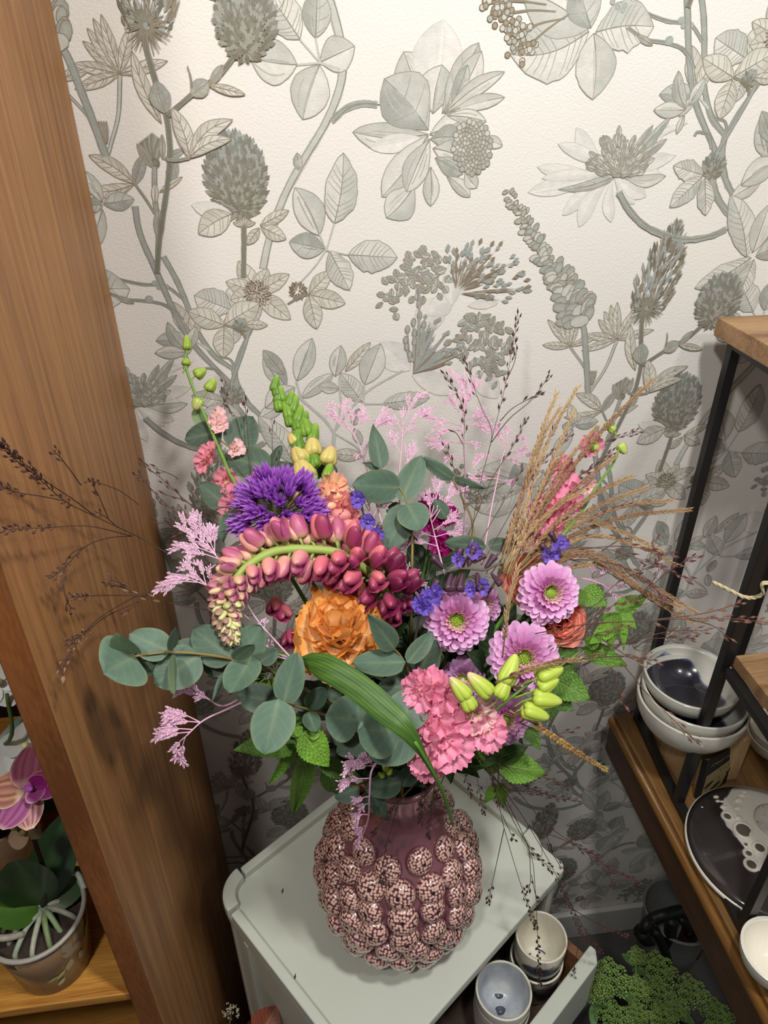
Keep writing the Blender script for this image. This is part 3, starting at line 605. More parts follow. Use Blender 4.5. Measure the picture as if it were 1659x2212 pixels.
# ================================================================== ceramics
def glaze(name, c1, c2, c3=None, thr=.5, axis=0, scale=8, rough=.22, off=0.0, speck=0, soft=.06, slope=8.0, dirv=None):
    """two glazes meeting along a wavy line in the pot's own coordinates"""
    m = bpy.data.materials.new(name); m.use_nodes = True; nt = m.node_tree; N = nt.nodes; L = nt.links
    b = N['Principled BSDF']; b.inputs['Roughness'].default_value = rough; b.inputs['Coat Weight'].default_value = .4
    tc = N.new('ShaderNodeTexCoord'); sp = N.new('ShaderNodeSeparateXYZ'); L.new(tc.outputs['Object'], sp.inputs[0])
    n = N.new('ShaderNodeTexNoise'); n.inputs['Scale'].default_value = scale; n.inputs['Detail'].default_value = 4; L.new(tc.outputs['Object'], n.inputs[0])
    a = N.new('ShaderNodeMath'); a.operation = 'MULTIPLY_ADD'; a.inputs[1].default_value = slope
    if dirv:   # distance from a point of the pot: a round patch of the second glaze
        sb = N.new('ShaderNodeVectorMath'); sb.operation = 'SUBTRACT'; L.new(tc.outputs['Object'], sb.inputs[0]); sb.inputs[1].default_value = dirv[:3]
        dt = N.new('ShaderNodeVectorMath'); dt.operation = 'LENGTH'; L.new(sb.outputs[0], dt.inputs[0])
        m0 = N.new('ShaderNodeMath'); m0.operation = 'SUBTRACT'; m0.inputs[0].default_value = dirv[3]; L.new(dt.outputs['Value'], m0.inputs[1]); L.new(m0.outputs[0], a.inputs[0])
    else: L.new(sp.outputs[axis], a.inputs[0])
    L.new(n.outputs[0], a.inputs[2])
    r = N.new('ShaderNodeValToRGB'); e = r.color_ramp.elements; e[0].position = thr-soft; e[0].color = (*lin(c1), 1); e[1].position = thr+soft; e[1].color = (*lin(c2), 1)
    if c3: q = e.new(thr); q.color = (*lin(c3), 1)
    L.new(a.outputs[0], r.inputs[0]); src = r.outputs[0]
    if speck:
        v = N.new('ShaderNodeTexVoronoi'); v.inputs['Scale'].default_value = speck; L.new(tc.outputs['Object'], v.inputs[0])
        m2 = N.new('ShaderNodeMapRange'); m2.inputs[1].default_value = .1; m2.inputs[2].default_value = .17; L.new(v.outputs['Distance'], m2.inputs[0])
        x = N.new('ShaderNodeMix'); x.data_type = 'RGBA'; x.inputs[6].default_value = (*lin((70, 74, 90)), 1); L.new(m2.outputs[0], x.inputs[0]); L.new(src, x.inputs[7]); src = x.outputs[2]
    L.new(src, b.inputs['Base Color']); return m
m_cream = mat('cream_glaze', (226, 220, 200), .3, .5, noise=.05, nscale=40, coat=.3)
m_blue = mat('blue_brush', (74, 82, 140), .3)
def cup(label, p, r, h, mo, mi, spots=None, tilt=(0, 0), group=None, foot=.8):
    t = thing('ceramic_cup', label, 'cup', p, group)
    z = Vector((tilt[0], tilt[1], 1)).normalized(); R3 = frame(Vector((0, 1, 0)), z)
    def ob(name, prof, m):
        g = G(); g.lathe(prof, (0, 0, 0), 40); g.v = [tuple(Vector(p)+R3@Vector(v)) for v in g.v]; return part(name, g, m, t)
    w = .0032
    ob('outer_wall', [(0, 0), (r*foot*.9, 0), (r*foot, h*.06), (r*.95, h*.4), (r, h*.8), (r, h)], mo)
    ob('rim', [(r, h-.0005), (r-.0004, h+.0012), (r-w*.5, h+.0018), (r-w, h+.0008), (r-w, h-.001)], m_cream)
    ob('inner_wall', [(r-w, h-.0008), (r-w, h*.8), (r*.93-w, h*.4), (r*foot-w*1.4, h*.14), (r*foot*.6, h*.09), (0, h*.085)], mi)
    for k, (sx, sy, sr, mm) in enumerate(spots or ()):
        g = G(); ell = [(sr*math.cos(a)*(1+.2*math.sin(3*a+k)), sr*math.sin(a)*(1+.15*math.cos(2*a))) for a in [2*math.pi*i/14 for i in range(14)]]
        g.prism([(sx+x, sy+y) for x, y in ell], h*.09+.0005, h*.09+.0014, WHITE); g.v = [tuple(Vector(p)+R3@Vector(v)) for v in g.v]; part('glaze_spot', g, mm, t)
    return t
m_cupo = glaze('cup_dipped', (52, 54, 66), (222, 214, 192), (104, 104, 118), .84, 2, 22, .25, slope=7, soft=.06)
m_cupd = glaze('cup_dark_dip', (40, 36, 38), (214, 206, 186), (90, 80, 78), .84, 2, 14, .25, slope=6, soft=.1)
m_spk = glaze('cup_speckle', (160, 166, 176), (204, 206, 204), None, .5, 0, 26, .25, slope=2, soft=.2, speck=330)
m_sto = glaze('cup_stone', (90, 90, 104), (206, 204, 192), (140, 140, 150), .75, 2, 20, .3, slope=10, soft=.15)
m_ink = mat('ink_glaze', (78, 80, 94), .2, coat=.5)
c1 = PZp(1172, 2024, .642)
zf = .5022
cup('cream cup with dark dipped foot, lower one of the pair by the drawer side', (c1[0]-.003, c1[1], zf), .0405, .085, m_cupd, m_cream)
ca = cup('tall cream cup with a blue grey dipped side, on top of its pair', (c1[0]-.002, c1[1], zf+.060), .0385, .082, m_cupo, m_cream)
g = G()
for a0, a1, rr in ((1.9, 2.7, .014), (.5, 1.1, .02)):
    g.tube([Vector((c1[0]-.002+rr*math.cos(a0+(a1-a0)*k/6), c1[1]+rr*math.sin(a0+(a1-a0)*k/6), zf+.0685)) for k in range(7)], .0012, WHITE, 5)
part('brush_mark', g, m_blue, ca, label='blue brush strokes inside the cup')
c2_ = PZp(1088, 2139, .622)
cup('stone grey cup at the bottom of the speckled stack in the drawer', (c2_[0]+.001, c2_[1]+.001, zf), .041, .075, m_sto, m_spk)
cup('grey cup with cream rim in the middle of the speckled stack', (c2_[0], c2_[1], zf+.027), .0405, .075, m_sto, m_spk)
cup('speckled blue grey bowl-like cup with two dark glaze spots inside', (c2_[0], c2_[1], zf+.052), .0405, .069, m_sto, m_spk, [(.004, .022, .0075, m_ink), (.0, .0, .007, m_ink)])

# wooden block, bowls, card, platter
m_blkw = woodmat('block_wood', (160, 124, 82), (210, 174, 128), 2, 1.0, .6, 26, .1)
solo(bx('wooden_block', (.5575, .674, CT), (.655, .785, .8705), m_blkw, None, .003), 'pale wooden block carrying the stacked bowls inside the rack', 'block')
def bowl(label, rc, r, h, mo, mi, tilt=(0, 0), group=None, foot=.4):
    """rc is the middle of the rim; the wall is a cut half ellipsoid"""
    z = Vector((tilt[0], tilt[1], 1)).normalized(); R3 = frame(Vector((0, 1, 0)), z); w = .0035; c = Vector(rc)-z*h
    t = thing('ceramic_bowl', label, 'bowl', c, group)
    def ob(name, prof, m):
        g = G(); g.lathe(prof, (0, 0, 0), 52); g.v = [tuple(c+R3@Vector(v)) for v in g.v]; return part(name, g, m, t)
    t0 = math.asin(foot); cur = []
    for k in range(11):
        th = t0+(math.pi/2-t0)*k/10; cur.append((r*math.sin(th), h*(math.cos(t0)-math.cos(th))/math.cos(t0)))
    ob('outer_wall', [(0, 0), (foot*r, 0)]+cur, mo)
    ob('inner_wall', [cur[-1], (r-w*.5, h+.0016), (r-w, h)]+[(max(x-w, 0), y+w*.9*(1-k/11)) for k, (x, y) in list(enumerate(cur))[::-1]]+[(0, w)], mi)
    return t
m_bw = mat('bowl_white', (214, 211, 198), .32, .5, noise=.05, nscale=50, coat=.3)
m_bg = glaze('bowl_night_glaze', (200, 198, 186), (46, 44, 52), (92, 98, 132), .5, 0, 16, .18, slope=20, soft=.06, dirv=(-.016, .0, .01, .062))
bc = PZp(1497, 1508, .944); bm = PZp(1502, 1490, .956); btp = vec(PZp(1505, 1478, .970))
bowl('widest white bowl at the bottom of the stack on the block', (bc[0], bc[1], .9455), .0805, .0745, m_bw, m_bg)
bowl('white bowl in the middle of the stack on the block', (bm[0], bm[1], .956), .0765, .068, m_bw, m_bg, (.03, .0))
TZ = Vector((.02, -.32, 1)).normalized(); TR, TH = .0695, .052
tb = bowl('tilted white bowl with dark night blue glaze inside, top of the stack', btp, TR, TH, m_bw, m_bg, (.02, -.32))
m_lab = mat('price_dot', (222, 222, 216), .5)
# the small round price dot lies on the inside of the top bowl
d = vec(ray(1453, 1516)); o = Vector((0, 0, H)); s_ = .8; pp = btp-TZ*TH*.8
while s_ < 1.6:
    q = o+d*s_-(btp-TZ*TH); hh = q.dot(TZ); rr = (q-TZ*hh).length
    t0 = math.asin(.4); x = (rr+.0035)/TR
    if x < 1:
        zz = max(0, TH*(math.cos(t0)-math.sqrt(1-x*x))/math.cos(t0))+.0034
        if hh <= zz: pp = o+d*(s_-.0015); break
    s_ += .0006
nd = (btp+TZ*.03-pp).normalized(); Rd = frame(nd.orthogonal(), nd); g = G()
g.prism([(.0042*math.cos(2*math.pi*k/18), .0042*math.sin(2*math.pi*k/18)) for k in range(18)], -.0003, .0006, WHITE, lambda v: pp+Rd@v)
part('price_dot', g, m_lab, tb)

m_card = mat('card_print', None, .6)
cd = thing('tent_card', 'small black and cream printed tent card in front of the wooden block', 'card', (.58, .65, CT))
A0, A1 = Vector((.574, .646, CT)), Vector((.634, .671, CT)); B0 = Vector((.5695, .653, CT))
CX = (A1-A0).normalized()
g = G(); up = Vector((0.0, .1, 1)).normalized(); hC = .082
def quad(g, o, ex, ey, a, b_, col, e):
    n = ex.cross(ey).normalized()
    pts = [o+ex*x+ey*y for x, y in ((a[0], a[1]), (b_[0], a[1]), (b_[0], b_[1]), (a[0], b_[1]))]
    g.add(pts+[p-n*e for p in pts], [(0, 1, 2, 3), (7, 6, 5, 4), (0, 4, 5, 1), (1, 5, 6, 2), (2, 6, 7, 3), (3, 7, 4, 0)], lin(col))
LW = (A1-A0).length
quad(g, A0, CX, up, (0, 0), (LW, hC), (24, 23, 20), .0012); quad(g, B0, (A0-B0).normalized(), up, (0, 0), ((A0-B0).length, hC), (24, 23, 20), .0012)
part('card_sheet', g, m_card, cd, False)
g = G(); no = CX.cross(up).normalized()
def blot(cx, cy, rx, ry, a, col, lift=.0004, n=10):
    pts = [A0+no*lift+CX*(cx+rx*math.cos(t)*math.cos(a)-ry*math.sin(t)*math.sin(a))+up*(cy+rx*math.cos(t)*math.sin(a)+ry*math.sin(t)*math.cos(a)) for t in [2*math.pi*k/n for k in range(n)]]
    g.add(pts, [tuple(range(n))], lin(col))
cream = (160, 142, 100)
g.add([A0+no*.0003+CX*x+up*y for x, y in ((.004, .006), (.050, .004), (.068, .028), (.0735, .057), (.05, .052), (.03, .05), (.006, .048))], [(0, 1, 2, 3, 4, 5, 6)], lin(cream))
blot(.017, .024, .011, .0035, .35, (26, 24, 20), .0006); blot(.036, .013, .012, .003, .3, (26, 24, 20), .0006); blot(.06, .022, .016, .002, 1.1, (26, 24, 20), .0006)
for k in range(12): blot(R_.uniform(.03, .06), R_.uniform(.022, .046), R_.uniform(.0008, .0022), R_.uniform(.0006, .0018), R_.uniform(0, 3), (34, 30, 24), .0006, 6)
for k in range(26):   # the pale hand lettering in the black band, too small to read
    x = .012+k*.0022+(0.004 if k > 13 else 0); blot(x, .066+R_.uniform(-.002, .002), .0008, R_.uniform(.0012, .0034), R_.uniform(-.5, .5), (150, 142, 122), .0006, 6)
part('card_print', g, m_card, cd, False)

# platter with holes
m_pl = glaze('platter_glaze', (52, 47, 46), (236, 232, 218), (70, 78, 120), .5, 0, 14, .16, slope=22, soft=.03, dirv=(.06, .01, .02, .106))
m_plw = mat('platter_white', (238, 232, 216), .28, .5, coat=.4)
m_hole = mat('hole_shadow', (96, 92, 82), .5)
pc = PZp(1655, 1828, .80); PR = .110
pc = Vector((pc[0]+.004, pc[1], CT+.001))
pt = thing('ceramic_platter', 'round domed platter, half dark glaze half white with ringed holes', 'platter', pc)
def dome(r): return .013+.017*math.cos(min(1, r/PR)*math.pi/2)
part('dish', G().lathe([(0, .001), (PR*.6, .001), (PR*.95, .006), (PR, .011)]+[(PR*(1-k/10), dome(PR*(1-k/10))) for k in range(1, 11)], pc, 60), m_pl, pt)
part('foot_rim', G().lathe([(PR*.985, .004), (PR*1.006, .008), (PR*1.008, .012), (PR*.99, .0135)], pc, 60), m_plw, pt)
def onpl(px, py):
    d = vec(ray(px, py)); o = Vector((0, 0, H)); s = .8
    while s < 1.6:
        q = o+d*s-pc; r = math.hypot(q.x, q.y)
        if r < PR and q.z <= dome(r): return o+d*s
        s += .0008
    return None
def ring(c, r, rt):
    g = G(); g.tube([c+Vector((r*math.cos(a), r*math.sin(a), 0)) for a in [2*math.pi*k/18 for k in range(19)]], rt, WHITE, 7, False); part('hole_ring', g, m_plw, pt)
    part('hole', G().prism([(c.x+r*.92*math.cos(2*math.pi*k/14), c.y+r*.92*math.sin(2*math.pi*k/14)) for k in range(14)], c.z-.003, c.z+.0012, WHITE), m_hole, pt, False)
for x, y, r in ((1606, 1794, .0125), (1571, 1764, .007), (1641, 1832, .0085), (1617, 1844, .006), (1623, 1868, .0085), (1611, 1825, .003)):
    q = onpl(x, y)
    if q: ring(q, r, .0026 if r > .004 else .0014)
for x, y, r in ((1547, 1722, .004), (1551, 1731, .0035), (1560, 1732, .003), (1563, 1744, .0048), (1596, 1729, .0062), (1603, 1718, .005), (1608, 1711, .0035), (1594, 1746, .0055), (1517, 1744, .0016), (1596, 1767, .005)):
    q = onpl(x, y)
    if q: part('pebble_bump', G().ell(q, Matrix.Identity(3), r*1.2, r*.8, r*.55, WHITE, 12, 7), m_plw, pt)
q = onpl(1656, 1776)
if q: part('lid_disc', G().lathe([(0, -.002), (.029, -.001), (.031, .003), (.027, .006), (0, .0085)], (q.x+.012, q.y-.004, q.z+.001), 30), glaze('disc_glaze', (180, 178, 170), (206, 202, 190), None, .5, 0, 30, .3, slope=1, speck=150), pt)
bR = PZp(1668, 2050, .83)
bowl('small white bowl with grey rim at the right edge of the console', (bR[0]+.012, bR[1], CT+.0455), .044, .045, m_bw, m_plw)
bS = PZp(1672, 1590, .84)
for k, (lb, rr) in enumerate((('white bowl behind the platter, lower of two', .05), ('white bowl behind the platter, upper of two', .047))): bowl(lb, (bS[0]+.03, bS[1]+.02, CT+.041+k*.012), rr, .04, m_bw, m_plw)

# ================================================================== bentwood stand, zinc bucket, sedum
m_iron = mat('black_iron', (24, 24, 24), .5)
st = thing('black_stand', 'black curled iron stand in shadow under the console', 'stand', (.66, .74, 0))
def D(px, py, y): return vec(PYp(px, py, y))
def itube(name, pts, r, y=.72):
    part(name, G().tube(crom([D(a, b_, y+dd) for a, b_, dd in pts], 6), r, WHITE, 8), m_iron, st)
itube('scroll', ((1402, 2030, 0), (1391, 2018, 0), (1394, 2000, 0), (1410, 1984, .01), (1438, 1974, .01), (1475, 1966, .02), (1500, 1972, .03)), .011)
itube('scroll_end', ((1385, 2012, -.002), (1395, 2026, -.002), (1408, 2024, -.002)), .016)
itube('leg', ((1452, 1986, .01), (1447, 2010, .01), (1450, 2060, .01), (1466, 2120, .01), (1474, 2150, .02), (1480, 2300, .03)), .013)
itube('leg', ((1415, 2010, 0), (1430, 2040, 0), (1452, 2095, .005), (1464, 2140, .01), (1474, 2300, .02)), .010)
itube('hook', ((1470, 1984, .015), (1482, 1996, .015), (1490, 2012, .012), (1484, 2018, .008)), .009)
zb = D(1500, 2120, .78)
m_zinc = mat('zinc', (136, 137, 134), .5, .5, noise=.2, nscale=14, metal=.3)
zt = thing('zinc_bucket', 'dull grey zinc bucket standing under the console behind the black stand', 'bucket', (.735, .775, 0))
g = G(); g.lathe([(0, 0), (.058, 0), (.066, .12), (.072, .2), (.0735, .203), (.071, .206), (.069, .2), (.055, .02), (0, .02)], (.735, .775, 0), 36); part('pail', g, m_zinc, zt)
part('rim_wire', G().tube([Vector((.735+.0735*math.cos(a), .775+.0735*math.sin(a), .203)) for a in [2*math.pi*k/30 for k in range(31)]], .0022, WHITE, 6, False), m_zinc, zt)
m_pail = mat('black_pail', (30, 31, 30), .5)
SB = Vector((.555, .575, 0))
pl = thing('flower_bucket', 'dark florist bucket on the floor holding the green sedum', 'bucket', SB)
g = G(); g.lathe([(0, 0), (.07, 0), (.085, .2), (.088, .202), (.086, .204), (.07, .01), (0, .01)], SB, 30); part('pail', g, m_pail, pl)
m_sed = mat('sedum_green', None, .6, .3, transl=.1)
m_stm = mat('stem_green', None, .5, .3)
def dirrand(r, k=1): return Vector((r.uniform(-k, k), r.uniform(-k, k), r.uniform(-k, k)))
heads = ((1317, 2117, .03, .575, 'large green sedum head nearest the drawer front'), (1293, 2142, .022, .57, 'green sedum head half hidden behind the drawer front'), (1376, 2066, .016, .64, 'small dull sedum head highest of the bunch'), (1420, 2098, .03, .63, 'dark green sedum head against the black stand'), (1377, 2138, .021, .59, 'narrow green sedum head in the middle of the bunch'), (1422, 2150, .026, .595, 'broad green sedum head below the black stand'), (1490, 2148, .03, .60, 'fan shaped green sedum head right of the black stand'), (1547, 2196, .027, .57, 'lowest right green sedum head by the console'), (1427, 2203, .025, .55, 'green sedum head at the bottom edge, middle of three'), (1326, 2203, .026, .54, 'green sedum head at the bottom edge, nearest the drawer'), (1460, 2182, .02, .58, 'small green sedum head tucked beside the fan shaped one'), (1375, 2190, .02, .56, 'green sedum head low in the centre of the bunch'))
for hi, (px, py, r, y, lb) in enumerate(heads):
    c = D(px, py, y); base = SB+Vector((R_.uniform(-.04, .04), R_.uniform(-.04, .04), .12))
    t = thing('sedum_stem', lb, 'sedum', base, 'green sedum stems in the florist bucket'); rr = random.Random(hi)
    part('stem', G().tube(crom([base, base.lerp(c, .6)+Vector((0, 0, .01)), c-Vector((0, 0, r*.7))], 6), [.0035]*13 if False else .003, lin((110, 140, 70)), 6), m_stm, t)
    g = G()
    for k in range(7):
        a = k*2.4; g.tube([c-Vector((0, 0, r*1.1)), c+Vector((math.cos(a), math.sin(a), 0))*r*.6], .0012, lin((104, 136, 66)), 4)
    part('branchlets', g, m_stm, t)
    g = G(); hc = rr.choice([(176, 206, 112), (160, 194, 102), (184, 208, 122)])
    nb = 14
    for k in range(nb):
        q = math.sqrt((k+.5)/nb); a = k*2.39996; cl = c+Vector((math.cos(a)*q*r, math.sin(a)*q*r, r*.5*(1-q*q)))
        for i in range(26):
            ph = i*2.39996; zz = 1-i/26*1.25; rq = math.sqrt(max(0, 1-zz*zz)); d = Vector((math.cos(ph)*rq, math.sin(ph)*rq, zz))
            g.spindle(cl+d*r*.2, d, r*.17, r*.13, lin(mixc(hc, (70, 100, 44), rr.random()*.5)), lin(mixc(hc, (160, 178, 110), .5)), 4, .6)
    part('flower_head', g, m_sed, t, False, kind='stuff')
    for k in range(2):
        a = R_.uniform(0, 6.28); lb_ = c-Vector((0, 0, r*2.2+.015*k)); le_ = lb_+Vector((math.cos(a)*.03, math.sin(a)*.03, .006)); sx_ = Vector((-math.sin(a), math.cos(a), 0))*.008
        lf_ = G(); N_ = 6; vv_ = []
        for i in range(N_+1):
            s = i/N_; w_ = math.sin(math.pi*min(1, s*.97+.03)**.8)**.7; m_ = lb_.lerp(le_, s)-Vector((0, 0, .012*s*s)); vv_ += [m_-sx_*w_+Vector((0, 0, .002*w_)), m_, m_+sx_*w_+Vector((0, 0, .002*w_))]
        lf_.add(vv_, [(3*i+j, 3*i+j+1, 3*i+4+j, 3*i+3+j) for i in range(N_) for j in (0, 1)], lin((96, 132, 76))); part('leaf', lf_, m_stm, t)
# ================================================================== bouquet: tools
def veinmat(name, rough=.45, bump=.5, nv=9, transl=.15, lighten=.25, fine=0, spec=.4):
    m = mat(name, None, rough, spec, noise=.12, nscale=45, transl=transl); nt = m.node_tree; N = nt.nodes; L = nt.links; b = N['Principled BSDF']
    uv = N.new('ShaderNodeUVMap'); uv.uv_map = 'UVMap'; sp = N.new('ShaderNodeSeparateXYZ'); L.new(uv.outputs[0], sp.inputs[0])
    a = N.new('ShaderNodeMath'); a.operation = 'SUBTRACT'; a.inputs[1].default_value = .5; L.new(sp.outputs[0], a.inputs[0])
    ab = N.new('ShaderNodeMath'); ab.operation = 'ABSOLUTE'; L.new(a.outputs[0], ab.inputs[0])
    k = N.new('ShaderNodeMath'); k.operation = 'MULTIPLY_ADD'; k.inputs[1].default_value = -.7; L.new(ab.outputs[0], k.inputs[0]); L.new(sp.outputs[1], k.inputs[2])
    s = N.new('ShaderNodeMath'); s.operation = 'MULTIPLY'; s.inputs[1].default_value = nv*2*math.pi; L.new(k.outputs[0], s.inputs[0])
    si = N.new('ShaderNodeMath'); si.operation = 'SINE'; L.new(s.outputs[0], si.inputs[0])
    pw = N.new('ShaderNodeMapRange'); pw.inputs[1].default_value = .75; pw.inputs[2].default_value = 1; L.new(si.outputs[0], pw.inputs[0])
    mid = N.new('ShaderNodeMapRange'); mid.inputs[1].default_value = .05; mid.inputs[2].default_value = .015; L.new(ab.outputs[0], mid.inputs[0])
    mxm = N.new('ShaderNodeMath'); mxm.operation = 'MAXIMUM'; L.new(pw.outputs[0], mxm.inputs[0]); L.new(mid.outputs[0], mxm.inputs[1])
    src = b.inputs['Base Color'].links[0].from_socket
    mm = N.new('ShaderNodeMath'); mm.operation = 'MULTIPLY'; mm.inputs[1].default_value = lighten; L.new(mxm.outputs[0], mm.inputs[0])
    mx = N.new('ShaderNodeMix'); mx.data_type = 'RGBA'; L.new(mm.outputs[0], mx.inputs[0]); L.new(src, mx.inputs[6]); mx.inputs[7].default_value = (*lin((196, 206, 150)), 1)
    for l in list(src.links): L.new(mx.outputs[2], l.to_socket) if l.to_node != mx else None
    h = N.new('ShaderNodeMath'); h.operation = 'MULTIPLY'; h.inputs[1].default_value = -1; L.new(mxm.outputs[0], h.inputs[0]); hs = h.outputs[0]
    if fine:
        v = N.new('ShaderNodeTexVoronoi'); v.inputs['Scale'].default_value = fine; tc = N.new('ShaderNodeTexCoord'); L.new(tc.outputs['Object'], v.inputs[0])
        ad = N.new('ShaderNodeMath'); ad.operation = 'MULTIPLY_ADD'; ad.inputs[1].default_value = -1.0; L.new(v.outputs['Distance'], ad.inputs[0]); L.new(hs, ad.inputs[2]); hs = ad.outputs[0]
    bp = N.new('ShaderNodeBump'); bp.inputs['Strength'].default_value = bump; bp.inputs['Distance'].default_value = .0012; L.new(hs, bp.inputs['Height']); L.new(bp.outputs[0], b.inputs['Normal'])
    return m
m_euc = veinmat('eucalyptus_leaf', .6, .06, 5, .1, .04)
m_mint = veinmat('mint_leaf', .42, .8, 8, .22, .22, 420)
m_fol = veinmat('dark_leaf', .5, .35, 7, .1, .1)
m_blade = mat('grass_blade', None, .5, .4, noise=.1, nscale=60, transl=.2)
m_pet = mat('petal', None, .55, .3, noise=.06, nscale=90, transl=.25)
m_petl = mat('petal_satin', None, .4, .4, noise=.05, nscale=90, transl=.12)
m_seed = mat('seed', None, .5, .3)
m_lim = mat('limonium_floret', None, .7, .2)
m_tan = mat('dry_grass', None, .6, .3, noise=.1, nscale=200)

SH = {'round': lambda s: max(0, math.sin(math.pi*min(1, s*1.0)**.78))**.55,
      'ovate': lambda s: max(0, math.sin(math.pi*s**.62))**.85,
      'lance': lambda s: max(0, math.sin(math.pi*s**.7))**1.0,
      'spoon': lambda s: (.45+.55*min(1, s/.65))*(1 if s < .72 else max(0, 1-((s-.72)/.28)**2.2)**.5),
      'fan': lambda s: .12+.88*min(1, s/.9)**.8 if s < .985 else .93,
      'oval': lambda s: max(0, math.sin(math.pi*(s*.94+.03)**.9))**.6}
def sheet(L, Wd, shape='ovate', nu=6, nv=9, bend=0, fold=0, cup=0, wave=0, serr=0, col=None, seed=0, curl=0, wfreq=3, ragged=0, twist=0):
    r = random.Random(seed); g = G(); vs = []; cs = []; uv = []; f = SH[shape]; ph = r.uniform(0, 6)
    for i in range(nv+1):
        s = i/nv if shape != 'spoon' else 1-(1-i/nv)**1.6; hw = Wd*.5*f(s)
        if serr and 0 < i < nv: hw *= 1+serr*(1 if i % 2 else -1)
        for j in range(nu+1):
            u = j/nu*2-1; x = u*hw; y = L*s*(1-.25*abs(bend)*s); z = -bend*L*s*s+fold*abs(x)+cup*u*u*hw+curl*L*max(0, s-.6)**2
            if wave: z += wave*L*s*math.sin(u*wfreq*2+ph+s*2)*(.3+abs(u))
            if ragged and i == nv: y += L*ragged*(1 if j % 2 else -1)*r.uniform(.4, 1)-L*.12*u*u
            elif ragged: y -= L*.12*u*u*s
            if twist: a = twist*s; x, z = x*math.cos(a)-z*math.sin(a)*1, z+u*hw*math.sin(a)
            vs.append(Vector((x, y, z))); uv.append((j/nu, s)); cs.append(lin(col(s, u)) if callable(col) else lin(col))
    g.add(vs, [(i*(nu+1)+j, i*(nu+1)+j+1, (i+1)*(nu+1)+j+1, (i+1)*(nu+1)+j) for i in range(nv) for j in range(nu)], cs, uv)
    return g
def smesh(name, g, m):
    me = g.mesh(name); me.materials.append(m); me.polygons.foreach_set('use_smooth', [True]*len(me.polygons)); return me
def camdir(ax, ay, p):
    """a direction: towards the viewer side, leaning right by ax and up by ay"""
    return (tocam(p)+vec(R2)*ax+vec(U2)*ay).normalized()
def leafpart(parent, b, t, w, n, m, name='leaf', **k):
    g = sheet((t-b).length, w, **k); R3 = frame(t-b, n); g.v = [tuple(b+R3@Vector(v)) for v in g.v]; return part(name, g, m, parent)
def mouthpt(r=.026):
    a = R_.uniform(0, 6.28); q = r*math.sqrt(R_.random()); return MOUTH+Vector((q*math.cos(a), q*math.sin(a), 0))
def spath(p, d=None, k=6):
    m = mouthpt(); out = (p-m); mid = m+out*.5+Vector((0, 0, .025)); a = m+out*.18+Vector((0, 0, .012))
    pts = [m-Vector((out.x, out.y, 0))*.12-Vector((0, 0, .12)), m, a, mid]
    if d is not None: pts.append(p-d.normalized()*.03)
    return crom(pts+[p], k)
def flower(name, label, cat, p, group=None, stemcol=(84, 112, 58), r=.0022, d=None, leaves=2, lcol=(52, 78, 44)):
    pts = spath(p, d); t = thing(name, label, cat, pts[0], group)
    part('stem', G().tube(pts, [r*1.1, r*.8], lin(stemcol), 7), m_stm, t)
    for k in range(leaves):
        i = int(len(pts)*R_.uniform(.42, .8)); b = pts[i]; tg = (pts[min(len(pts)-1, i+1)]-pts[i-1]).normalized()
        a = R_.uniform(0, 6.28); o = frame(tg, Vector((.3, .2, 1)))@Vector((math.cos(a), .35, math.sin(a)))
        L = R_.uniform(.045, .075); tp = b+o.normalized()*L
        if tp.y > W-.03 or tp.x < -.18: continue
        cl = mixc(lcol, (30, 50, 30), R_.random()*.6)  # leaf colour kept dark to paint the shaded gaps between flowers
        leafpart(t, b, tp, L*R_.uniform(.36, .5), Vector((R_.uniform(-.4, .4), -.5, .8)), m_fol, shape='lance', nu=4, nv=8, bend=R_.uniform(.05, .3), fold=.25, col=cl, seed=k)
    return t, pts

# ------------------------------------------------------------------ chrysanthemums
def petalcol(tip, mid, base): return lambda s, u: mixc(mixc(base, mid, min(1, s*1.25)**1.5), tip, max(0, (s-.78)/.22)*.75+abs(u)**2*.3)
lil = ((244, 208, 236), (228, 162, 214), (192, 92, 162)); lil_shade = ((226, 190, 220), (200, 146, 194), (168, 100, 158))  # second set: the same lilac with shade put into the petal colour
MP = {}
for key, (a, b_, c_) in (('n', lil), ('d', lil_shade)):
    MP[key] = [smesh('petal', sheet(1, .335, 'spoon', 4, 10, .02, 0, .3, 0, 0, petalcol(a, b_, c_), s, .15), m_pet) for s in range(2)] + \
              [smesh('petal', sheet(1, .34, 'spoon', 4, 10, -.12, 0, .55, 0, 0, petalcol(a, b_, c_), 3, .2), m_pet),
               smesh('petal', sheet(1, .30, 'spoon', 4, 9, -.2, 0, .8, 0, 0, petalcol((244, 232, 200), (238, 206, 206), (226, 160, 190)), 4, .1), m_pet)]
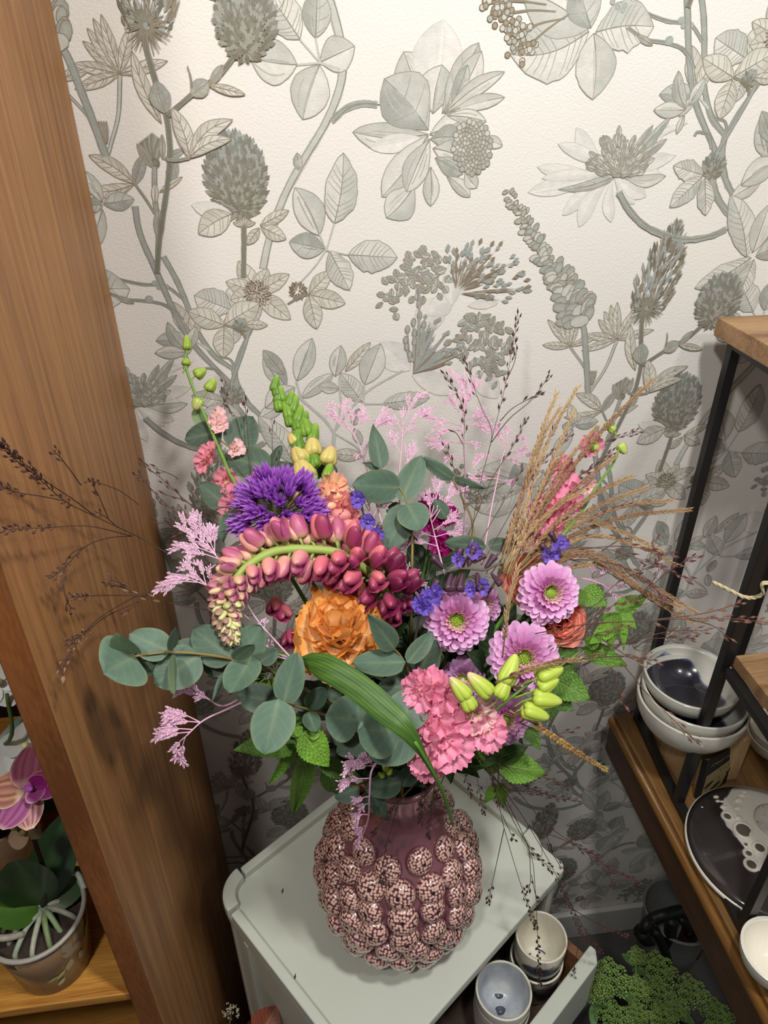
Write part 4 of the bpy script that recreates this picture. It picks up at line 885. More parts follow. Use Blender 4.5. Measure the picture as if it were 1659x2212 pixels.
def mum(label, px, py, rpx, ax, ay, dy=0, key='n', group='lilac chrysanthemum heads in the bouquet', eye=(206, 214, 70), rows=6, dx=0):
    c = P(px, py, dy); n = camdir(ax, ay, c); R = rpx*(c-Vector((0, 0, H))).dot(vec(FW))/F
    t, _ = flower('chrysanthemum', label, 'chrysanthemum', c-n*R*.35, group, d=n, leaves=3)
    h = frame(vec(U2), n); c = c-n*R*.18
    part('disc', G().ell(c+n*R*.06, frame(n, vec(U2)), R*.23, R*.17, R*.23, lin((120, 150, 40)), 12, 6), m_stm, t)
    g = G()
    for i in range(46):
        a = i*2.39996; q = math.sqrt((i+.5)/46); d = (n*(1-.5*q)+h@Vector((math.cos(a), math.sin(a), 0))*q*.6).normalized(); o = c+n*R*(.2-.1*q*q)+h@Vector((math.cos(a), math.sin(a), 0))*q*R*.23
        g.spindle(o, d, R*.1, R*.045, lin(mixc((126, 160, 44), eye, q)), lin((226, 222, 120)), 4, .6)
    part('disc_florets', g, m_stm, t, False)
    spec = ((21, -8, .93, 0, .10, -.03), (21, 7, .86, 1, .10, .0), (19, 21, .74, 0, .11, .03), (17, 37, .6, 2, .13, .05), (15, 52, .46, 3, .15, .06), (13, 64, .34, 3, .18, .06))[:rows]
    for ri, (k, e, L, mi, rb, hb) in enumerate(spec):
        for j in range(k):
            a = 2*math.pi*(j+.5*(ri % 2))/k+R_.uniform(-.06, .06); ee = math.radians(e+R_.uniform(-6, 6))
            d = h@Vector((math.cos(a)*math.cos(ee), math.sin(a)*math.cos(ee), math.sin(ee))); nn = h@Vector((-math.cos(a)*math.sin(ee), -math.sin(a)*math.sin(ee), math.cos(ee)))
            b = c+h@Vector((math.cos(a), math.sin(a), 0))*rb*R+n*hb*R
            inst('petal', MP[key][mi], t, M4(b, frame(d, nn), R*L*R_.uniform(.93, 1.05)))
mum('round lilac chrysanthemum facing out, left of the three big ones', 987, 1338, 74, .05, .12)
mum('lilac chrysanthemum tilted up against a coral rose, topmost of the three', 1190, 1275, 70, .3, .5, -.03)
mum('lilac chrysanthemum low on the right, its yellow eye above green buds', 1132, 1420, 78, .1, -.05, -.015)
mum('pale lilac chrysanthemum half hidden behind the left big one', 1044, 1305, 50, .55, .6, .035, 'n', rows=5)
mum('lilac chrysanthemum with shade in its petal colour above the pink larkspur', 1000, 1462, 50, -.1, .75, .03, 'd', rows=6)
mum('lowest lilac chrysanthemum hanging beneath the pale green buds', 1092, 1556, 60, .15, -.35, .015, 'n')

# ------------------------------------------------------------------ orange carnation
def carncol(s, u): return mixc(mixc((250, 222, 178), (250, 206, 140), min(1, s*1.15)), (246, 166, 72), max(0, (s-.76)/.24)**1.2)
CP = [smesh('petal', sheet(1, 1.25, 'fan', 14, 8, b, 0, c, w, 0, carncol, k, .35, 3.2, .035), m_pet) for k, (b, c, w) in enumerate(((-.1, .25, .13), (.05, .35, .16), (-.2, .5, .14), (.15, .2, .18)))]
c = P(736, 1356, -.02); n = (camdir(-.05, .75, c)); R = .0325
t, _ = flower('carnation', 'ruffled orange carnation with cream lower petals in the centre of the bouquet', 'carnation', c-n*R*.9, stemcol=(120, 142, 96), d=n, leaves=3, lcol=(80, 100, 70))
h = frame(vec(R2), n)
part('calyx', G().ell(c-n*R*.6, frame(n, vec(R2)), R*.2, R*.45, R*.2, lin((132, 150, 90)), 10, 6), m_stm, t)
for i in range(42):
    q = (i+.5)/42; a = i*2.39996; e = math.radians(84-92*q**.9)
    d = h@Vector((math.cos(a)*math.cos(e), math.sin(a)*math.cos(e), math.sin(e))); nn = h@Vector((-math.cos(a)*math.sin(e), -math.sin(a)*math.sin(e), math.cos(e)))
    inst('petal', CP[i % 4], t, M4(c-n*R*.5+d*R*.12, frame(d, nn), R*(1.12+.22*q)*R_.uniform(.88, 1.06)))

# ------------------------------------------------------------------ coral roses
def rosecol(s, u): return mixc(mixc((246, 186, 150), (244, 168, 146), s), (240, 150, 136), max(0, (s-.7)/.3))
RPm = [smesh('petal', sheet(1, 1.15, 'oval', 6, 7, b, 0, .45, .02, 0, rosecol, k, -1.0*cu), m_pet) for k, (b, cu) in enumerate(((-.35, .2), (-.2, .9), (-.3, .6)))]
def rose(label, px, py, rpx, ax, ay, dy):
    c = P(px, py, dy); n = camdir(ax, ay, c); R = rpx*(c-Vector((0, 0, H))).dot(vec(FW))/F
    t, _ = flower('rose', label, 'rose', c-n*R*.8, 'coral roses behind the chrysanthemums', d=n, leaves=3)
    h = frame(vec(R2), n)
    for i in range(30):
        q = (i+.5)/30; a = i*2.39996; e = math.radians(84-62*q)
        d = h@Vector((math.cos(a)*math.cos(e), math.sin(a)*math.cos(e), math.sin(e))); nn = h@Vector((-math.cos(a)*math.sin(e), -math.sin(a)*math.sin(e), math.cos(e)))
        inst('petal', RPm[i % 3], t, M4(c-n*R*.75+h@Vector((math.cos(a), math.sin(a), 0))*R*.1*q, frame(d, nn), R*(.95+.25*q)))
    part('calyx', G().ell(c-n*R*.75, frame(n, vec(R2)), R*.25, R*.25, R*.25, lin((80, 110, 60)), 8, 5), m_stm, t)
rose('large coral rose half hidden behind the topmost lilac chrysanthemum', 1140, 1262, 80, -.2, .4, .012)
rose('coral rose peeping out below the topmost lilac chrysanthemum', 1218, 1340, 62, .35, .05, .0)

# ------------------------------------------------------------------ purple allium
g = G()
g.tube([Vector((0, 0, 0)), Vector((0, .6, 0))], .012, lin((118, 122, 84)), 4)
for k in range(6):
    a = 2*math.pi*k/6
    for q, (sp_a, LL) in enumerate(((.32, .40), (.5, .34))):
        a2 = a+q*.5; d = Vector((math.cos(a2)*sp_a, 1, math.sin(a2)*sp_a)); g.spindle(Vector((0, .56, 0)), d, LL, .105 if q == 0 else .06, lin((112, 42, 146)), lin((170, 104, 200)), 4, .55)
m_all = mat('allium_floret', None, .5, .3)
ame = smesh('floret', g, m_all); ame.polygons.foreach_set('use_smooth', [False]*len(ame.polygons))
c = P(604, 1112, -.01); n = camdir(-.05, .55, c); R = .058
t, _ = flower('allium', 'round purple allium head behind the arching lupine', 'allium', c, d=n, stemcol=(110, 132, 80), leaves=1)
h = frame(vec(R2), n)
for i in range(88):
    z = 1-(i+.5)/88*1.3; a = i*2.39996; q = math.sqrt(1-z*z); d = (h@Vector((q*math.cos(a), q*math.sin(a), z))+dirrand(R_, .17)).normalized()
    inst('floret', ame, t, M4(c, frame(d, d.orthogonal()), R*R_.uniform(.82, 1.06)))

# ------------------------------------------------------------------ arching lupine
def pea(c1, c2, c3, w=.62, op=.0):
    """folded keel of two shells in front of a turned-back standard"""
    g = G()
    for s, sx, dz in ((-1, .40, .04), (1, .34, -.10)):
        M = frame(Vector((s*.16, 1, 0)), Vector((s*-.35, 0, 1)))
        ca, cbk = (c1, c2) if s < 0 else (mixc(c2, c1, .4), c2)
        g.ell(Vector((s*w*.20, .44, dz)), M, w*sx, .47, .34, lin(c1), 9, 8, lambda t: math.sin(math.pi*t**.8)**.85*(1-.12*t), lambda t, a, ca=ca, cbk=cbk: lin(mixc(mixc(c3, mixc(ca, cbk, max(0, -math.sin(a))*.7), min(1, t*2.4)), mixc(ca, (250, 226, 190), .35), max(0, math.sin(a)-.6)*1.2)))
    st = sheet(.8, w*1.25, 'oval', 6, 6, .2, .2, -.3, 0, 0, lambda s, u: mixc(c2, c1, .1+.5*abs(u)), 1)
    g.add([Vector((v[0], v[1]+.08, v[2]-.22)) for v in st.v], st.f, st.c, st.uv)
    g.tube([Vector((0, -.3, 0)), Vector((0, .06, 0))], [.05, .09], lin((156, 168, 92)), 5)
    return smesh('floret', g, m_petl)
LP = [pea((206, 210, 140), (150, 96, 110), (176, 190, 104), .55), pea((226, 190, 150), (150, 62, 112), (200, 200, 130), .6), pea((232, 156, 146), (158, 58, 116), (222, 200, 146), .66), pea((220, 112, 124), (130, 36, 84), (200, 130, 124), .7), pea((150, 44, 84), (88, 20, 52), (120, 60, 70), .7)]
lpts = [P(*q) for q in ((502, 1388, -.045), (490, 1335, -.045), (492, 1280, -.045), (528, 1228, -.045), (590, 1192, -.045), (660, 1186, -.045), (735, 1196, -.04), (795, 1235, -.03), (845, 1290, -.01))]
ax = crom(lpts, 16); N = len(ax)
m = mouthpt(); base = m-Vector((0, 0, .1))
t = thing('lupine', 'coral pink lupine spike arching over to its pale green tip', 'lupine', base)
tail = crom([ax[-1], ax[-1].lerp(m, .5)+Vector((0, .01, -.0)), m, base], 6)
part('stem', G().tube(ax+tail[1:], [.0008+.0035*min(1, i/60) for i in range(N)]+[.0042]*(len(tail)-1), lin((150, 170, 84)), 8), m_stm, t)
ang = 0
cum = [0]
for i in range(1, N): cum.append(cum[-1]+(ax[i]-ax[i-1]).length)
s = .003
while s < cum[-1]-.002:
    i = next(k for k in range(N) if cum[k] >= s); i = max(1, min(N-2, i)); f = s/cum[-1]
    T_ = (ax[i-1]-ax[i+1]).normalized(); Rf = frame(T_, Vector((0, 0, 1))); ang += 2.39996
    rad = Rf@Vector((math.cos(ang), 0, math.sin(ang)))
    if .3 < f < .68 and rad.dot((vec(U2)*.35+tocam(ax[i])).normalized()) > .72:
        s += .0022; continue
    size = float(np.interp(f, [0, .12, .3, .5, 1], [.0075, .0135, .0205, .0255, .0255]))
    lean = float(np.interp(f, [0, .15, .35, 1], [1.6, .9, .55, .25])); d = (rad+T_*lean+Vector((0, 0, .0))).normalized()
    ci = float(np.interp(f, [0, .1, .25, .45, .62, .85, 1], [0, .3, 1.1, 2, 2.5, 3.2, 4])); mi = int(min(4, max(0, round(ci+R_.uniform(-.3, .3)))))
    stalk = float(np.interp(f, [0, .3, 1], [.0005, .004, .0115]))
    inst('floret', LP[mi], t, M4(ax[i]+rad*stalk+d*size*.15, frame(d, (T_*.7+vec(U2)*.5)), size*R_.uniform(.92, 1.08)))
    s += float(np.interp(f, [0, .12, .4, 1], [.0008, .0015, .0027, .0031]))
for px, py, dy in ((858, 1302, -.005), (870, 1290, 0), (848, 1318, -.005), (626, 1366, .0), (604, 1312, .02), (596, 1296, .02)):
    p = P(px, py, dy); inst('floret', LP[4] if px > 620 else LP[3], t, M4(p, frame(camdir(R_.uniform(-.6, .6), -.6, p), vec(U2)), .021))

# ------------------------------------------------------------------ larkspurs, snapdragon
def lcol(a, b_): return lambda s, u: mixc(a, b_, min(1, s*.9+.25*math.sin(u*9)*s*.5+.1))
LKP = {k: [smesh('petal', sheet(1, .95, 'fan', 8, 6, bb, 0, .2, .13, 0, lcol(*cc), q, 0, 3, .08), m_pet) for q, bb in enumerate((-.12, .1))] for k, cc in
       {'pink': ((252, 204, 212), (246, 146, 180)), 'pale': ((240, 226, 204), (238, 184, 190)), 'mag': ((160, 30, 110), (186, 34, 130)), 'rose': ((236, 176, 176), (222, 132, 150)), 'peach': ((250, 220, 170), (238, 170, 140)), 'viol': ((150, 124, 214), (112, 86, 190)), 'salmon': ((240, 176, 160), (222, 128, 132))}.items()}
def blossom(parent, p, n, R, kind, k=5, spread=20, inner=4, eye=(226, 220, 170), up=None):
    n = n.normalized(); h = frame(up or vec(U2), n); g = G()
    for i in range(7):
        a = i*.9; g.spindle(p-n*R*.2, n+h@Vector((math.cos(a)*.3, math.sin(a)*.3, 0)), R*.38, R*.08, lin(eye), lin(mixc(eye, (140, 130, 60), .4)), 4, .7)
    g.spindle(p-n*R*.8, n, R*.65, R*.2, lin((150, 170, 96)), None, 6, .8)
    fl = part('blossom', g, m_stm, parent)
    for ring, (kk, sp, sc) in enumerate(((k, spread, 1.0), (inner, spread+32, .6))):
        for j in range(kk):
            a = 2*math.pi*(j+.5*ring)/kk+R_.uniform(-.15, .15); e = math.radians(sp+R_.uniform(-14, 14))
            d = h@Vector((math.cos(a)*math.cos(e), math.sin(a)*math.cos(e), math.sin(e))); nn = h@Vector((-math.cos(a)*math.sin(e), -math.sin(a)*math.sin(e), math.cos(e)))
            inst('petal', LKP[kind][(j+ring) % 2], fl, M4(p-n*R*.15, frame(d, nn), R*sc*R_.uniform(.9, 1.08)))
    return fl
def bud(parent, p, d, L, w, c1=(150, 176, 70), c2=(206, 214, 130), pedicel=None, name='bud', tipc=None):
    g = G(); M = frame(d, tocam(p))
    for k in range(5):
        a = 2*math.pi*k/5; o = M@Vector((math.cos(a)*w*.15, 0, math.sin(a)*w*.15))
        g.ell(p+d.normalized()*L*.5+o, frame(d-o*1.2, tocam(p)), w*.37, L*R_.uniform(.46, .52), w*.37, lin(c1), 8, 7, lambda t: math.sin(math.pi*t**.78)**.8*(1-.25*t), lambda t, a_: lin(mixc(c1, tipc or c2, max(0, t-.5)*1.9)))
    if pedicel is not None: g.tube(crom([pedicel, pedicel.lerp(p, .6)+d.normalized()*-.002, p+d.normalized()*L*.05], 4), .0009, lin(mixc(c1, (110, 140, 60), .5)), 5)
    return part(name, g, m_petl, parent)
def spike(name, label, cat, pts, group=None, col=(104, 140, 62), r=(.0012, .003)):
    """a flower spike: pts run from the tip down; the stem goes on into the vase"""
    q = [P(*a) for a in pts]; m = mouthpt(); base = m-Vector((0, 0, .1)); tail = [q[-1].lerp(m, .55)+Vector((0, 0, .012)), m, base]
    c = crom(q+tail, 8); t = thing(name, label, cat, base, group)
    part('stem', G().tube(c, [r[0], r[1]], lin(col), 7), m_stm, t); return t, c
LG = 'larkspur spikes in the bouquet'
t, c = spike('larkspur', 'tall thin larkspur on the left, green buds above faded pink blossoms', 'larkspur', ((404, 755, 0), (401, 790, 0), (425, 858, 0), (452, 920, 0), (480, 985, 0), (520, 1065, .0)), LG)
for (px, py), (qx, qy), L, w in (((404, 756), (403, 726), .017, .0095), ((401, 790), (403, 780), .009, .0095), ((421, 812), (440, 800), .014, .0125), ((448, 845), (460, 825), .016, .0125)):
    p = P(px, py); bud(t, p, P(qx, qy)-p, L, w, (146, 170, 62), (176, 196, 96), P(min(px, 440)-6, py+16))
p = P(430, 862); bud(t, p, P(420, 888)-p, .013, .012, (176, 192, 96), (226, 206, 180), P(440, 868), tipc=(200, 170, 150))
for px, py, ax_, ay_, R, kd in ((470, 900, .2, .9, .012, 'pale'), (474, 920, .1, -.4, .012, 'pale'), (508, 968, .3, .6, .012, 'pale'), (455, 980, -.5, .2, .014, 'rose'), (444, 1000, -.6, -.2, .014, 'rose'), (487, 1040, 0, -.3, .017, 'rose'), (556, 1040, .2, .2, .012, 'rose'), (500, 1092, -.3, .2, .016, 'rose'), (520, 1085, .1, .4, .015, 'rose'), (492, 1066, -.2, .1, .010, 'rose')):
    p = P(px, py); blossom(t, p, camdir(ax_, ay_, p), R, kd, spread=28)
t, c = spike('larkspur', 'front larkspur with hot pink blossoms and a spray of pale green buds', 'larkspur', ((1150, 1470, -.045), (1100, 1510, -.04), (1045, 1550, -.035), (985, 1575, -.02), (950, 1610, 0)), LG)
for px, py, ax_, ay_, R, kd in ((945, 1490, -.2, .3, .024, 'pink'), (925, 1480, -.5, .5, .022, 'pink'), (965, 1520, .1, .1, .024, 'pink'), (930, 1545, -.4, 0, .025, 'pink'), (960, 1560, 0, 0, .025, 'pink'), (918, 1585, -.5, -.3, .024, 'pink'), (950, 1600, -.1, -.3, .025, 'pink'), (972, 1610, .2, -.4, .027, 'pink'), (905, 1490, -.8, .3, .02, 'pink'), (925, 1660, -.1, -.6, .017, 'pink'), (918, 1630, -.3, -.7, .02, 'pink'), (1030, 1542, .1, -.1, .021, 'pale'), (990, 1500, 0, .5, .018, 'pale'), (1052, 1580, .3, -.4, .022, 'pink')):
    p = P(px, py, -.035); blossom(t, p, camdir(ax_, ay_, p), R, kd, k=6, spread=22)
for a, b_, L, w, tc_ in (((1088, 1480), (1108, 1430), .031, .017, (206, 218, 120)), ((1158, 1466), (1212, 1444), .029, .017, (206, 220, 110)), ((1162, 1488), (1196, 1472), .022, .015, (196, 216, 110)), ((1148, 1508), (1198, 1514), .030, .018, (216, 226, 130)), ((1128, 1530), (1176, 1548), .028, .0165, (212, 222, 120)), ((1060, 1502), (1022, 1466), .030, .016, (246, 200, 190)), ((1010, 1510), (985, 1480), .026, .015, (240, 200, 190)), ((1075, 1510), (1095, 1470), .024, .015, (240, 190, 180)), ((1020, 1535), (1000, 1500), .024, .015, (240, 190, 190))):
    p = P(*a, -.05); bud(t, p, P(*b_, -.05)-p, L, w, (186, 206, 80), (214, 224, 130), P(min(1110, a[0]-14), a[1]+20, -.042), tipc=tc_)
t, c = spike('larkspur', 'pink larkspur standing among the tan grasses on the right', 'larkspur', ((1340, 960, -.01), (1325, 1000, -.01), (1290, 1050, -.01), (1245, 1120, -.01), (1190, 1190, -.01)), LG)
for px, py, ax_, ay_, R, kd in ((1280, 962, -.3, .2, .017, 'pink'), (1224, 1060, -.2, .2, .022, 'pink'), (1206, 1090, -.3, 0, .02, 'pink'), (1230, 1085, .2, 0, .019, 'pink'), (1180, 1118, -.3, .2, .022, 'pink'), (1172, 1100, -.5, .3, .018, 'pink'), (1150, 1150, -.5, 0, .018, 'pink'), (1272, 1050, .3, .2, .012, 'pale'), (1218, 1010, -.2, .5, .016, 'rose'), (1195, 1150, 0, -.3, .018, 'pink')):
    p = P(px, py, -.005); blossom(t, p, camdir(ax_, ay_, p), R, kd, spread=26)
for a, b_, L, w in (((1328, 932), (1308, 915), .016, .010), ((1338, 958), (1350, 978), .014, .012), ((1285, 975), (1280, 950), .016, .011)):
    p = P(*a, -.01); bud(t, p, P(*b_, -.01)-p, L, w, (176, 196, 96), (214, 214, 140), P(a[0], a[1]+14, -.008))
t, c = spike('snapdragon', 'snapdragon spike, lime green buds above peach blossoms', 'snapdragon', ((592, 830, 0), (612, 880, 0), (640, 930, 0), (660, 970, 0), (680, 1020, 0), (692, 1085, 0)), None, (132, 168, 62), (.0014, .0042))
for i, (px, py, L) in enumerate(((590, 838, .015), (600, 850, .015), (598, 864, .016), (612, 862, .015), (622, 874, .016), (606, 882, .017), (630, 886, .017), (626, 898, .018), (640, 908, .018), (628, 914, .016), (652, 918, .017), (645, 925, .018), (638, 950, .018), (666, 935, .022), (672, 950, .019), (648, 972, .022), (660, 1000, .018), (684, 1002, .018), (704, 1030, .018))):
    p = P(px, py+8, -.004); s = -1 if i % 2 else 1; q = P(px+s*8, py-22, -.004); bud(t, p, q-p, L*1.3, L*.68, mixc((126, 164, 56), (92, 132, 44), R_.random()), (170, 200, 92))
for px, py, qx, qy, L in ((676, 985, 675, 950, .02), (655, 1000, 642, 975, .02), (704, 1004, 714, 975, .02), (664, 1040, 650, 1005, .025), (640, 960, 630, 945, .013)):
    p = P(px, py, -.005); bud(t, p, P(qx, qy, -.005)-p, L*1.15, L*.95, (206, 190, 110), (236, 184, 150), tipc=(234, 176, 140))
for px, py, ax_, ay_, R, kd in ((716, 1058, .4, -.1, .021, 'peach'), (706, 1080, .2, -.3, .018, 'peach'), (652, 1062, -.4, 0, .02, 'peach'), (730, 1098, .3, -.1, .024, 'salmon'), (745, 1120, .5, -.3, .02, 'salmon'), (712, 1112, 0, -.2, .02, 'salmon')):
    p = P(px, py, -.005); blossom(t, p, camdir(ax_, ay_, p), R, kd, k=5, spread=34, inner=3, eye=(240, 210, 130))
    part('lower_lip', G().ell(p+camdir(ax_, ay_-.6, p)*R*.5, frame(vec(R2), vec(U2)), R*.36, R*.46, R*.3, lin((246, 196, 150) if kd == 'peach' else (232, 150, 146)), 9, 6), m_petl, t)

# magenta blossom deep among the limonium
c = P(938, 1102, .02)
t, _ = flower('stock', 'deep magenta flower half hidden behind the limonium', 'flower', c-Vector((0, 0, .02)), leaves=2)
for px, py, R in ((932, 1095, .022), (955, 1110, .02), (925, 1120, .018), (948, 1165, .016), (958, 1178, .014)):
    p = P(px, py, .02); blossom(t, p, camdir(R_.uniform(-.4, .4), .3, p), R, 'mag', spread=36, eye=(120, 20, 80))

# ------------------------------------------------------------------ salvia
def salvia(label, pts, cal, fls):
    t, c = spike('salvia', label, 'salvia', pts, 'salvia spikes with plum calyces', (92, 84, 72), (.001, .0018))
    for px, py, qx, qy, L in cal:
        p = P(px, py, -.02); d = P(qx, qy, -.022)-p; g = G(); M = frame(d, tocam(p))
        g.ell(p+d.normalized()*L*.5, M, L*.30, L*.52, L*.30, lin((88, 56, 76)), 10, 6, lambda t_: (.2+.8*t_)*(1 if t_ < .93 else .0), lambda t_, a: lin(mixc((104, 70, 86), (58, 34, 52), .5+.5*math.sin(a*4)))); part('calyx', g, m_petl, t)
    for px, py, ax_, ay_, R in fls:
        p = P(px, py, -.024); blossom(t, p, camdir(ax_, ay_, p), R, 'viol', k=4, spread=38, inner=2, eye=(190, 180, 230))
salvia('salvia with plum calyces and violet lips above the left chrysanthemum', ((965, 1232, -.02), (1000, 1228, -.02), (1045, 1232, -.02), (1080, 1238, -.015)),
       ((958, 1228, 944, 1214, .017), (985, 1222, 990, 1200, .019), (1012, 1222, 1018, 1198, .022), (975, 1240, 970, 1262, .02), (1000, 1240, 995, 1265, .02), (1030, 1238, 1035, 1262, .02), (1048, 1228, 1060, 1212, .017), (985, 1246, 975, 1275, .016), (1062, 1240, 1075, 1255, .015), (1022, 1216, 1036, 1206, .015)),
       ((1022, 1190, .1, .3, .012), (992, 1206, -.3, .4, .009), (1042, 1266, .4, 0, .0105), (1016, 1272, .0, -.2, .009)))
salvia('small violet salvia flowers left of the round lilac chrysanthemum', ((930, 1278, -.02), (915, 1300, -.02), (905, 1330, 0)), ((928, 1282, 940, 1262, .016), (908, 1282, 900, 1268, .014)), ((925, 1296, 0, .2, .014), (938, 1278, .3, .2, .011), (908, 1305, -.3, -.2, .011), (918, 1312, 0, -.4, .010)))
salvia('dark violet salvia flowers below the pink larkspur on the right', ((1215, 1160, 0), (1200, 1190, 0), (1185, 1215, 0)), ((1205, 1175, 1195, 1160, .015), (1190, 1195, 1178, 1185, .015)), ((1212, 1172, .3, .2, .010), (1200, 1192, 0, 0, .010), (1185, 1200, -.3, 0, .009)))
salvia('small violet flowers between the snapdragon and the eucalyptus', ((782, 1095, 0), (790, 1130, .01), (800, 1160, .01)), ((775, 1085, 765, 1070, .013), (795, 1140, 785, 1125, .014), (805, 1160, 815, 1145, .014)), ((774, 1078, -.1, .3, .012), (795, 1128, 0, .1, .011), (812, 1155, .3, .1, .011)))
# green trick flower and small hypericum buds
c = P(592, 1452, -.005); n = camdir(-.3, .3, c); R = .021
t, _ = flower('green_dianthus', 'fuzzy lime green ball flower under the left eucalyptus leaves', 'flower', c, d=n, leaves=0)
g = G()
for i in range(420):
    z = 1-(i+.5)/420*1.6; a = i*2.39996; q = math.sqrt(max(0, 1-z*z)); d = frame(vec(R2), n)@Vector((q*math.cos(a), q*math.sin(a), z)); g.spindle(c+d*R*.6, d+dirrand(R_, .3), R*.5, R*.09, lin((70, 104, 28)), lin((150, 182, 66)), 3, .5)
part('bristles', g, m_stm, t, False, kind='stuff')
t, cc = spike('hypericum', 'sprig of little lime green buds below the eucalyptus, above the vase', 'hypericum', ((838, 1655, 0), (832, 1672, 0), (822, 1690, .01)), None, (96, 120, 60), (.0007, .001))
for a, b_ in (((834, 1664), (826, 1652)), ((838, 1672), (846, 1662)), ((828, 1678), (818, 1670)), ((832, 1662), (838, 1648))):
    p = P(*a, -.004); bud(t, p, P(*b_, -.004)-p, .009, .0058, (166, 190, 60), (196, 212, 96))
# ------------------------------------------------------------------ eucalyptus branches
def eucol(dark=0, warm=0):
    a = mixc((88, 112, 94), (44, 60, 45), dark); e = mixc((126, 138, 98), (74, 90, 62), dark)
    if warm: a = mixc(a, (116, 136, 84), warm)
    return lambda s, u: mixc(mixc(a, e, max(0, abs(u)-.86)*3.0), (176, 184, 130), max(0, .12-abs(u))*2.2*(1-s))
def euc(label, stempts, leaves, sc=(128, 112, 66)):
    q = [P(*a) for a in stempts]; m = mouthpt(); base = m-Vector((0, 0, .1)); c = crom(q+[q[-1].lerp(m, .5)+Vector((0, 0, .015)), m, base], 7)
    t = thing('eucalyptus', label, 'eucalyptus', base, 'eucalyptus branches in the bouquet'); part('stem', G().tube(c, [.0009, .002], lin(sc), 6), m_stm, t)
    for i, lf in enumerate(leaves):
        (bx_, by_), (tx, ty), w, dk = lf[:4]; o = lf[4] if len(lf) > 4 else {}
        db, dt = o.get('d', (-.004, -.016)); b = P(bx_, by_, db); tp = P(tx, ty, dt); k = (b-Vector((0, 0, H))).dot(vec(FW))/F
        n = camdir(o.get('ax', R_.uniform(-.25, .25)), o.get('ay', R_.uniform(-.1, .35)), b)
        ld = (tp-b); stretch = o.get('L', 1)
        leafpart(t, b, b+ld*stretch*1.06, w*k*1.13, n, m_euc, shape=o.get('sh', 'round'), nu=8, nv=12, bend=o.get('b', R_.uniform(-.06, .1)), fold=o.get('f', R_.uniform(-.08, .12)), wave=o.get('wv', .03), col=eucol(dk, o.get('warm', 0)), seed=i, curl=o.get('c', 0), wfreq=1.5)
    return t
euc('eucalyptus branch reaching far left in front of the wooden panel', ((290, 1418, -.06), (330, 1412, -.06), (372, 1409, -.055), (435, 1413, -.05), (505, 1425, -.04), (590, 1452, -.01), (680, 1500, .02)), [
    ((292, 1418), (228, 1452), 118, .02, dict(d=(-.06, -.075), ax=-.2, ay=.1, f=.15, wv=.05)), ((290, 1412), (252, 1374), 56, .0, dict(d=(-.062, -.082), warm=.35, ax=-.5, ay=-.3, f=.3)),
    ((368, 1408), (283, 1372), 66, .0, dict(d=(-.055, -.06), ay=.5)), ((366, 1410), (292, 1438), 66, .45, dict(d=(-.05, -.045), ay=-.1)), ((372, 1405), (378, 1356), 26, .2, dict(d=(-.06, -.08), ax=.6)), ((371, 1414), (377, 1496), 24, .15, dict(d=(-.06, -.085), warm=.3, ax=-.7)),
    ((432, 1414), (338, 1474), 82, .15, dict(d=(-.048, -.05))), ((434, 1408), (372, 1398), 46, .4, dict(d=(-.04, -.04))), ((504, 1425), (420, 1362), 78, .42, dict(d=(-.04, -.045), ay=.5)), ((500, 1428), (440, 1442), 50, .6, dict(d=(-.03, -.03))), ((518, 1425), (562, 1355), 70, .1, dict(d=(-.04, -.05), ay=.4)),
    ((544, 1418), (498, 1498), 66, .05, dict(d=(-.045, -.065))), ((504, 1425), (548, 1392), 30, .15, dict(d=(-.05, -.07), warm=.2, ax=.5)), ((560, 1430), (600, 1405), 34, .3, dict(d=(-.03, -.03))), ((486, 1448), (461, 1512), 14, .3, dict(d=(-.03, -.04), sh='lance', ax=.6)), ((505, 1425), (480, 1440), 5, .0, dict(sh='lance')), ((490, 1410), (520, 1350), 56, .5, dict(d=(-.025, -.02)))])
euc('eucalyptus branch hanging low left with a brown-spotted leaf', ((602, 1514, -.045), (640, 1526, -.03), (668, 1533, -.02), (720, 1552, 0), (765, 1580, .02)), [
    ((612, 1520), (640, 1416), 60, .0, dict(d=(-.045, -.055))), ((602, 1510), (574, 1626), 84, .0, dict(d=(-.05, -.075), ay=-.1)), ((600, 1515), (514, 1500), 58, .55, dict(d=(-.02, -.02))), ((668, 1533), (648, 1492), 46, .3, dict(d=(-.015, -.01))), ((668, 1533), (698, 1486), 40, .15, dict(d=(-.02, -.03))), ((666, 1537), (682, 1582), 34, .2, dict(d=(-.02, -.035))), ((660, 1530), (650, 1584), 36, .5, dict(d=(0, 0))), ((620, 1512), (560, 1480), 50, .6, dict(d=(0, .01)))])
euc('eucalyptus with the large round front leaves above the vase neck', ((862, 1572, -.045), (880, 1585, -.02), (880, 1620, .0), (876, 1660, .02)), [
    ((868, 1578), (776, 1574), 106, .05, dict(d=(-.045, -.06), ay=-.1, f=.02)), ((862, 1572), (900, 1492), 82, .05, dict(d=(-.04, -.03), ay=.2)), ((900, 1578), (806, 1636), 84, .15, dict(d=(-.03, -.05), ay=-.4)), ((860, 1560), (918, 1545), 60, .2, dict(d=(-.03, -.02)))])
